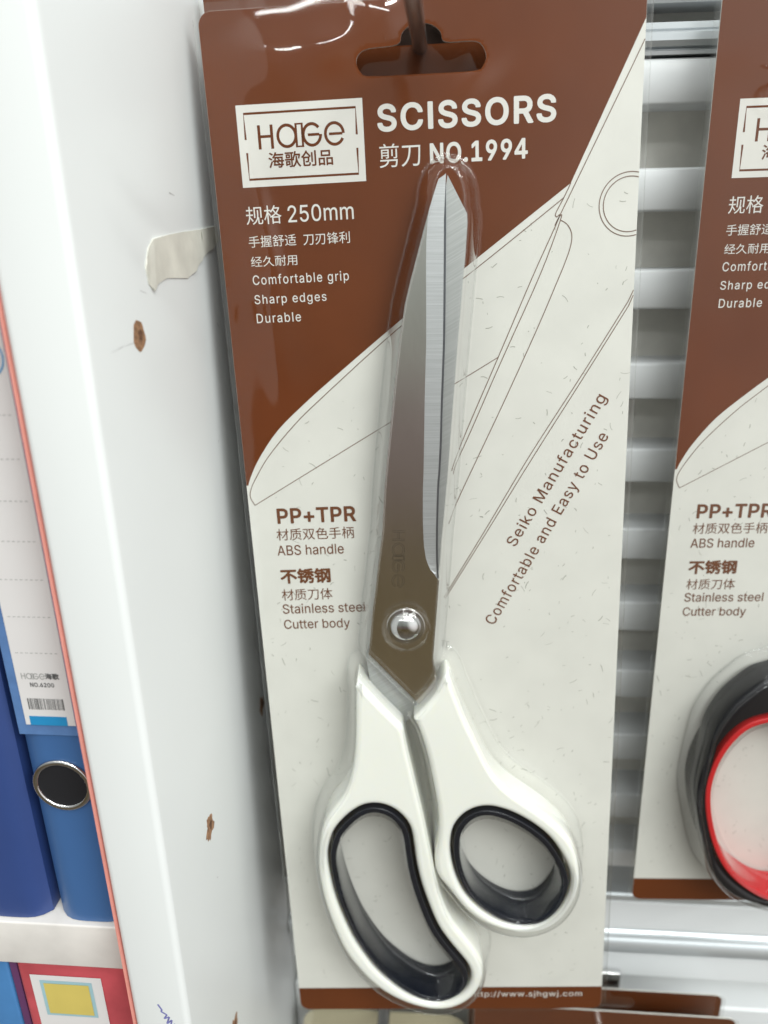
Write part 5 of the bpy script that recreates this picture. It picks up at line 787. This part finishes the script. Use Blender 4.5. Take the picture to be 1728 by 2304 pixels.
def blister(name, parent, height, solids, holes, domes, top, waves, res=0.42, slot=True):
    x0, x1, y0, y1 = -1.0, 100.9, -height - 0.8, TOPY + 1.6
    nx = int((x1 - x0) / res) + 1; ny = int((y1 - y0) / res) + 1
    xs = np.linspace(x0, x1, nx); ys = np.linspace(y0, y1, ny)
    XX, YY = np.meshgrid(xs, ys); P = np.stack([XX.ravel(), YY.ravel()], 1)
    base = 0.45
    H = np.full(len(P), base); DD = np.full(len(P), 99.0)
    for poly, ht, df, dt in solids:
        d = poly_sdf(P, poly); DD = np.minimum(DD, d)
        t = np.clip((df - d) / (df - dt), 0, 1)
        s = 1 - (1 - t) ** 2.9
        H = np.maximum(H, base + (ht - base) * s)
    for poly, ht, di in holes:
        d = -poly_sdf(P, poly)
        t = np.clip((d - 1.4) / di, 0, 1); s = t * t * (3 - 2 * t)
        H = np.where(d > 0, H + (np.minimum(ht, H) - H) * s, H)
    for cx, cy, R, ht in domes:
        d = np.hypot(P[:, 0] - cx, P[:, 1] - cy)
        H = np.maximum(H, np.where(d < R, H + (ht) * np.sqrt(np.clip(1 - (d / R) ** 2, 0, 1)) ** .9, H))
    for cx, cy, sx, sy, rot, amp in waves:
        a = math.radians(rot); u = (P[:, 0] - cx) * math.cos(a) + (P[:, 1] - cy) * math.sin(a); v = -(P[:, 0] - cx) * math.sin(a) + (P[:, 1] - cy) * math.cos(a)
        H += amp * np.exp(-(u / sx) ** 2 - (v / sy) ** 2)
    G = H.reshape(ny, nx)
    for _ in range(1):   # a little rounding, as in formed sheet
        G[1:-1, 1:-1] = G[1:-1, 1:-1] * .5 + .125 * (G[:-2, 1:-1] + G[2:, 1:-1] + G[1:-1, :-2] + G[1:-1, 2:])
    # edges fold back round the card
    rnd = 2.6
    for j, dist in ((0, 0), (1, .62)):
        pass
    H = G.ravel()
    keep = np.ones(len(P), bool)
    # rounded outline corners
    for cx, cy, sx_, sy_ in ((x0 + rnd, y0 + rnd, -1, -1), (x1 - rnd, y0 + rnd, 1, -1), (x0 + rnd, y1 - rnd, -1, 1), (x1 - rnd, y1 - rnd, 1, 1)):
        m_ = ((P[:, 0] - cx) * sx_ > 0) & ((P[:, 1] - cy) * sy_ > 0) & (np.hypot(P[:, 0] - cx, P[:, 1] - cy) > rnd)
        keep &= ~m_
    if slot: keep &= poly_sdf(P, SLOT_L) > .25
    keep = keep.reshape(ny, nx)
    verts = np.stack([P[:, 0], P[:, 1], H], 1) * MM
    faces = []
    idx = np.arange(nx * ny).reshape(ny, nx)
    ok = keep[:-1, :-1] & keep[1:, :-1] & keep[:-1, 1:] & keep[1:, 1:]
    jj, ii = np.nonzero(ok)
    faces = np.stack([idx[jj, ii], idx[jj, ii + 1], idx[jj + 1, ii + 1], idx[jj + 1, ii]], 1)
    used = np.unique(faces); remap = -np.ones(nx * ny, int); remap[used] = np.arange(len(used))
    me = bpy.data.meshes.new(name)
    me.from_pydata(verts[used].tolist(), [], remap[faces].tolist()); me.update()
    me.polygons.foreach_set('use_smooth', [True] * len(me.polygons))
    # folded side rails
    bm = bmesh.new(); bm.from_mesh(me)
    for sx_, xe in ((-1, x0), (1, x1)):
        prof = [(xe - sx_ * .3, base), (xe + sx_ * .15, base - .1), (xe + sx_ * .35, -.5), (xe + sx_ * .2, -1.1), (xe - sx_ * .5, -1.3), (xe - sx_ * 3.2, -1.25)]
        a = [bm.verts.new((x * MM, (y0 + 3) * MM, z * MM)) for x, z in prof]; b = [bm.verts.new((x * MM, (y1 - 3) * MM, z * MM)) for x, z in prof]
        for i in range(len(prof) - 1):
            f = bm.faces.new((a[i], b[i], b[i + 1], a[i + 1])); f.smooth = True
    D2 = DD.reshape(ny, nx)
    def zat(x, y):
        return float(G[min(ny - 1, max(0, int(round((y - y0) / (ys[1] - ys[0]))))), min(nx - 1, max(0, int(round((x - x0) / (xs[1] - xs[0])))))])
    for lp in contour(xs, ys, D2 - 3.15): bead(bm, lp, [base + .12] * len(lp), .24)
    for lp in contour(xs, ys, D2 + .25):
        zz = np.array([zat(x, y) for x, y in lp])
        for _ in range(3): zz = .5 * zz + .25 * (np.roll(zz, 1) + np.roll(zz, -1))
        bead(bm, lp, list(zz), .17)
    me2 = bm_mesh(name, bm); bpy.data.meshes.remove(me)
    return link_mesh(name, me2, parent, [M_CLEAR])

SPINE[0] = (52.2, -33.6); EDGE[0] = (54.5, -30.7); BACK[0] = (54.95, -31.0)
HA = relax(smooth_closed(HANDLE_A, 4), 9); HB = relax(smooth_closed(HANDLE_B, 4), 9)
HOA = relax(smooth_closed(HOLE_A, 5), 2); HOB = relax(smooth_closed(HOLE_B, 5), 2)
BLADE_OUT = SPINE[::-1] + [(52.75, -31.9), (54.45, -30.6)] + BACK + TAIL[:8] + [(42.65, -165.2), (30.86, -151.0)]

def offset_loop(pts, d):
    """move a closed loop inwards (d<0) or outwards along its normals"""
    p = np.array(pts); t = np.roll(p, -1, 0) - np.roll(p, 1, 0); t /= np.linalg.norm(t, axis=1)[:, None] + 1e-9
    n = np.stack([t[:, 1], -t[:, 0]], 1)
    area = 0.5 * np.sum(p[:, 0] * np.roll(p[:, 1], -1) - np.roll(p[:, 0], -1) * p[:, 1])
    return [tuple(v) for v in p + n * d * (1 if area > 0 else -1)]

def handle_part(name, outer, hole, z0, z1, bev, parent, mat):
    loops = [outer] + ([hole] if hole else [])
    ext = (z1 - z0) / 2 - bev
    me = curve_mesh(name, loops, extrude=ext, bevel=bev, bres=5, offset=-bev, z=(z0 + z1) / 2)
    smooth_shade(me, 35)
    return link_mesh(name, me, parent, [mat])

def scissors(frame, label, outA, holeA, outB, holeB, m_handle, m_grip, blades=True):
    root = empty('scissors', frame_matrix(frame))
    tag(root, label, 'scissors')
    Zb, Zt = 1.2, 12.6
    if outB:
        hb = handle_part('handle', outB, offset_loop(holeB, 1.0), Zb, Zt - .2, 1.7, root, m_handle)
        gb = handle_part('grip_lining', offset_loop(holeB, .15), offset_loop(holeB, -1.55), .7, Zt - .02, .4, hb, m_grip)
    ha = handle_part('handle', outA, offset_loop(holeA, 1.0), Zb, Zt - .2, 1.7, root, m_handle)
    ga = handle_part('grip_lining', offset_loop(holeA, .15), offset_loop(holeA, -1.55), .7, Zt - .02, .4, ha, m_grip)
    if not blades: return root
    # front blade
    pol = [(50.2, -39.02)] + FACET[1:] + TAIL + DIAG[::-1] + SPINE[::-1][1:-2]
    pol = pol[:]
    ZT, ZE, ZL = 7.6, 7.1, 6.0
    bm = bmesh.new()
    n = 60
    fx = resample([(54.25, -31.0), (52.75, -31.9), (50.61, -37.8)] + FACET, n); ed = resample(smooth_open(EDGE, 3), n)
    ed2 = [(x - .55 * min(1, i / 6), y) for i, (x, y) in enumerate(ed)]
    fx = [(min(f[0], e_[0] - .02), f[1]) for f, e_ in zip(fx, ed2)]
    f_v = [bm.verts.new((x * MM, y * MM, (min(ZT, ZE + .1 + .11 * (Vector((x, y)) - Vector(e2)).length) if y > -60 else ZT) * MM)) for (x, y), e2 in zip(fx, ed2)]
    m_v = [bm.verts.new((x * MM, y * MM, (ZE + .1) * MM)) for x, y in ed2]
    e_v = [bm.verts.new((x * MM, y * MM, (ZE - .45) * MM)) for x, y in ed]
    l_v = [bm.verts.new((x * MM, y * MM, ZL * MM)) for x, y in ed]
    for i in range(n - 1):
        f = bm.faces.new((f_v[i], f_v[i + 1], m_v[i + 1], m_v[i])); f.material_index = 1
        f = bm.faces.new((m_v[i], m_v[i + 1], e_v[i + 1], e_v[i])); f.material_index = 2
        f = bm.faces.new((e_v[i], e_v[i + 1], l_v[i + 1], l_v[i])); f.material_index = 2
    rest = TAIL + DIAG[::-1] + SPINE[::-1][:-1]
    p_v = [bm.verts.new((x * MM, y * MM, ZT * MM)) for x, y in rest]
    q_v = [bm.verts.new((x * MM, y * MM, ZL * MM)) for x, y in rest]
    top = bm.faces.new([v for v in f_v if (v.co.y / MM) < -34.2] + p_v); top.material_index = 0
    for i in range(len(rest) - 1): bm.faces.new((p_v[i], p_v[i + 1], q_v[i + 1], q_v[i]))
    bmesh.ops.triangulate(bm, faces=[top])
    bmesh.ops.recalc_face_normals(bm, faces=bm.faces)
    me = bm_mesh('blade', bm)
    blade = link_mesh('blade', me, root, [M_STEEL, M_BRUSH, M_EDGE])
    blade['label'] = 'front blade with ground bevel along its cutting edge'
    # etched word on the blade
    a, b, c = T_ENGR
    ln = (Vector(b) - Vector(a)).length; k = ln / 20.3
    bm = bmesh.new()
    for pts, wd in logo_strokes():
        loc = [((x - 11.2) * k, (y + 22.55) * k * .8) for x, y in pts]
        closed = (Vector(loc[0]) - Vector(loc[-1])).length < 1e-6
        if closed: loc = loc[:-1]
        for s in (-1, 1):
            off = []
            for i, p in enumerate(loc):
                q0 = Vector(loc[i - 1] if (i or closed) else p); q1 = Vector(loc[(i + 1) % len(loc)] if (i < len(loc) - 1 or closed) else p)
                d = (q1 - q0).normalized(); off.append((p[0] - d.y * s * wd * k * .42, p[1] + d.x * s * wd * k * .42))
            ribbon(bm, off, .085, 0, closed)
    me = bm_mesh('etched_mark', bm)
    dv = Vector((b[0] - a[0], b[1] - a[1]))
    me.transform(Matrix.Translation((38.55 * MM, -115.2 * MM, (ZT + .02) * MM)) @ Matrix.Rotation(math.radians(-92.5), 4, 'Z'))
    link_mesh('etched_mark', me, blade, [M_ENGRAVE])
    # back blade
    bp = BACK + [(49, -135), (47, -150), (43.5, -168), (38, -176), (31, -168), (29.6, -152), (33.5, -140), (38, -118), (44, -90), (50, -56), (54, -36)]
    bm = bmesh.new()
    tv = [bm.verts.new((x * MM, y * MM, 5.95 * MM)) for x, y in bp]; lv = [bm.verts.new((x * MM, y * MM, 4.5 * MM)) for x, y in bp]
    t = bm.faces.new(tv); 
    for i in range(len(bp)): bm.faces.new((tv[i], tv[i - 1], lv[i - 1], lv[i]))
    bmesh.ops.triangulate(bm, faces=[t]); bmesh.ops.recalc_face_normals(bm, faces=bm.faces)
    bb = link_mesh('blade', bm_mesh('blade', bm), root, [M_BRUSH2]); bb['label'] = 'rear blade showing behind the cutting edge'
    # rivet
    bm = bmesh.new(); prof = [(0, 2.7)] + [(4.1 * math.sin(t), 2.7 * math.cos(t) ** .85 if t < 1.5 else .0) for t in np.linspace(.12, 1.45, 12)] + [(4.35, .42), (5.0, .36), (5.15, .0)]
    rings = []
    for r_, z_ in prof[1:]:
        rings.append([bm.verts.new(((41.0 + r_ * math.cos(a_)) * MM, (-142.6 + r_ * math.sin(a_)) * MM, (ZT + z_) * MM)) for a_ in np.linspace(0, 2 * math.pi, 48, endpoint=False)])
    cv = bm.verts.new((41.0 * MM, -142.6 * MM, (ZT + 2.7) * MM))
    for i in range(48): bm.faces.new((cv, rings[0][i], rings[0][(i + 1) % 48]))
    for a_, b_ in zip(rings[:-1], rings[1:]):
        for i in range(48): bm.faces.new((a_[i], b_[i], b_[(i + 1) % 48], a_[(i + 1) % 48]))
    bmesh.ops.recalc_face_normals(bm, faces=bm.faces)
    me = bm_mesh('rivet', bm); smooth_shade(me, 50)
    link_mesh('rivet', me, root, [M_CHROME])
    return root

# ---- front pack
PACK = empty('scissors_pack', frame_matrix(CARD1))
tag(PACK, 'brown and cream hanging pack holding the white handled scissors', 'scissors pack', 'scissors packs on the slat panel')
card1 = backing_card(286.6, 0.0, PACK, 3)
PRINT = print_card(card1)
WAVES = [(24, -4, 26, 9, 12, 1.3), (41, 3.5, 5.5, 9, 25, 1.0), (30, -3, 7, 4, 15, .5), (20, -9, 5.0, 14, 38, .4), (16, -20, 14, 6, 8, .7), (11, -38, 2.4, 13, 8, .8), (62, -10.5, 6, 2.6, 30, .5), (12, -64, 4, 24, 4, .5), (70, -30, 22, 16, 30, .3)]
blister('blister_shell', PACK, 286.6,
        [(BLADE_OUT, 9.6, 3.1, -.9), ([(54.9 + 3.9 * math.cos(a), -36.6 + 7.2 * math.sin(a)) for a in np.linspace(0, 2 * math.pi, 30, endpoint=False)], 9.6, 3.1, -.9), (HA, 14.2, 2.9, -1.6), (HB, 14.2, 2.9, -1.6)],
        [(HOA, 5.5, 1.7), (HOB, 5.5, 1.7)], [(41.0, -142.6, 6.1, 2.6)], 14, WAVES)
SCI = scissors(CARD1, 'white handled scissors with dark grip linings sealed under the clear blister', HA, HOA, HB, HOB, M_HANDLE, M_GRIP)

# ---- packs behind the front one on its hook; the rearmost unseen, added for shade
def shifted(F, dx, dy, dz):
    X, Y, Zv, T = F
    return [X, Y, Zv, [T[0] + dx, T[1] + dy, T[2] + dz]]
back_lab = ('brown topped pack just behind the white scissors pack, its edge showing above', 'added unseen rearmost pack on the white scissors hook, shading the upright')
for i, (dx, dy, dz, lean) in enumerate(((-1.4, 10.6, 7.8, 1.8), (-2.8, 21.2, 7.2, 2.6))):
    fm = frame_matrix(shifted(CARD1, dx, dy, dz)) @ Matrix.Rotation(math.radians(lean), 4, 'X')
    pk = empty('scissors_pack', fm)
    tag(pk, back_lab[i], 'scissors pack', 'scissors packs on the slat panel')
    c = link_mesh('backing_card', card1.data, pk)
    if i == 0:
        sh = link_mesh('blister_shell', [o for o in PACK.children if o.name.startswith('blister')][0].data, pk)

# ---- right-hand pack (shorter card, red and black scissors)
H2 = 262.1
PACK2 = empty('scissors_pack', frame_matrix(CARD2))
tag(PACK2, 'shorter brown and cream pack holding the red and black scissors', 'scissors pack', 'scissors packs on the slat panel')
TOPY = 10.5
card2 = backing_card(H2, -2.15, PACK2, 9)
SHIFT = {'A': 0.0, 'B': -6.0, 'C': 4.0, 'D': 24.5}
for o, g in PRINT:
    c = o.copy(); COL.objects.link(c); c.parent = card2
    c.location = (0, SHIFT[g] * MM, 0)
BO = [(x + 3.4 * k, y - 4.4 * k) for (x, y), k in zip(BK_OUT, [1, 1, 1, 1, 1, 1, 1, 1, .9, .7, .4, .15] + [0] * 20)]
ring_out = [(37, -164.0)] + [tuple(p) for p in BO] + [(50, -252), (60, -244), (66, -228), (67, -212), (63, -195), (61, -180), (60, -165), (57, -157), (47, -160)]
RO = relax(smooth_closed(ring_out, 4), 2)
lin = [tuple(p) for p in BK_RO] + [(48, -249.5), (56, -243), (61, -230), (62, -212), (58, -196), (52, -186), (44, -181), (36, -179.2)]
RL = relax(smooth_closed(lin, 4), 2)
blister('blister_shell', PACK2, H2, [(RO, 14.2, 2.8, -1.4)], [(RL, 6.5, 2.4)], [], 14, [(12, -5, 12, 4, 10, .5), (25, -60, 12, 20, 10, .5)], res=.5)
scissors(CARD2, 'black handled scissors with a red grip loop sealed in the right pack', RO, RL, None, None, M_BLACK, M_RED, blades=False)

TOPY = 6.3
# ------------------------------------------------------------------ hooks
def tube(bm, pts, rad, seg=14):
    rings = []
    P = [Vector(p) for p in pts]
    for i, p in enumerate(P):
        d = (P[min(i + 1, len(P) - 1)] - P[max(i - 1, 0)]).normalized()
        u = d.cross(Vector((1, 0, 0))); 
        if u.length < 1e-4: u = d.cross(Vector((0, 0, 1)))
        u.normalize(); v = d.cross(u)
        rings.append([bm.verts.new(p + (u * math.cos(a) + v * math.sin(a)) * rad) for a in np.linspace(0, 2 * math.pi, seg, endpoint=False)])
    for a, b in zip(rings[:-1], rings[1:]):
        for i in range(seg): bm.faces.new((a[i], a[(i + 1) % seg], b[(i + 1) % seg], b[i]))
    bm.faces.new(rings[0]); bm.faces.new(rings[-1])
def hook(x, z, y_tip, label, dx=0.0, up=16, wire=1.8, plate=None):
    root = empty('peg_hook', Matrix.Translation(W(x, 226, z)))
    tag(root, label, 'hook', 'metal hooks on the slat panel')
    bpy.context.view_layer.update()
    bm = bmesh.new()
    pts = [W(x, 226, z), W(x, y_tip + 22, z)]
    pts += [W(x, y_tip + 22 - 20 * math.sin(t), z + up * (1 - math.cos(t)) * .6) for t in np.linspace(.15, 1.45, 8)]
    tube(bm, pts, wire * MM)
    bmesh.ops.recalc_face_normals(bm, faces=bm.faces)
    me = bm_mesh('prong', bm); smooth_shade(me, 60)
    adopt(link_mesh('prong', me, None, [M_WIRE]), root)
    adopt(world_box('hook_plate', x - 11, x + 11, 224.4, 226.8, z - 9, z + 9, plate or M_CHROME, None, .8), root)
    return root
hook(-6.9, 37.9, 108, 'chrome peg hook through the slot of the white scissors pack', plate=M_SHADEMETAL)
hook(113, 34.5, 120, 'chrome peg hook carrying the red and black scissors pack')

# ------------------------------------------------------------------ lower row, only its top edges in view
LOWH = 120
def low_pack(dx, y, ztop, label, tilt=0.0):
    f = [[1, 0, 0], [0, 0, 1], [0, -1, 0], [dx, y, ztop]]
    pk = empty('scissors_pack', frame_matrix(f))
    tag(pk, label, 'scissors pack', 'scissors packs on the slat panel')
    bpy.context.view_layer.update()
    sl = [(p[0], p[1] - 2.0 - TOPY - 4) for p in SLOT_L]
    a = curve_mesh('card', [rrect(0, -LOWH, 95, 0, 3.0), sl], extrude=.25, z=-.25)
    b = curve_mesh('head', [rrect(0.05, -LOWH + 8, 94.95, -.05, 3.0), sl], z=.03)
    link_mesh('backing_card', join_meshes('backing_card', [(a, 0), (b, 1)]), pk, [M_CREAM, M_BROWN])
    s = curve_mesh('sheet', [rrect(-1, -LOWH - 1, 96, 1.0, 3.0), [(p[0], p[1]) for p in sl]], extrude=.12, z=.7)
    link_mesh('blister_shell', s, pk, [M_CLEAR])
    return pk
low_pack(12.2, 215, -276.0, 'rear brown topped pack in the row below, top edge showing at lower right')
low_pack(13.6, 205, -274.6, 'front brown topped pack in the row below, under the white scissors pack')
hook(61, -288.5, 150, 'chrome peg hook of the lower brown packs', up=6)
BG = empty('beige_pack', frame_matrix([[1, 0, 0], [0, 0, 1], [0, -1, 0], [-54, 214, -297.0]]))
tag(BG, 'beige pack with rounded shoulders hanging under the white scissors pack', 'pack')
bpy.context.view_layer.update()
a = curve_mesh('insert_card', [rrect(0, -100, 66, 2.5, 9.0, 8)], extrude=.3, z=0)
link_mesh('insert_card', a, BG, [M_BEIGE])
a = curve_mesh('blister_shell', [rrect(-1.0, -101, 68, 4.5, 10.0, 8)], extrude=.15, z=1.6)
link_mesh('blister_shell', a, BG, [M_CLEAR])
hook(-21, -291.5, 178, 'short chrome peg hook tip over the beige pack', up=8, wire=2.4)
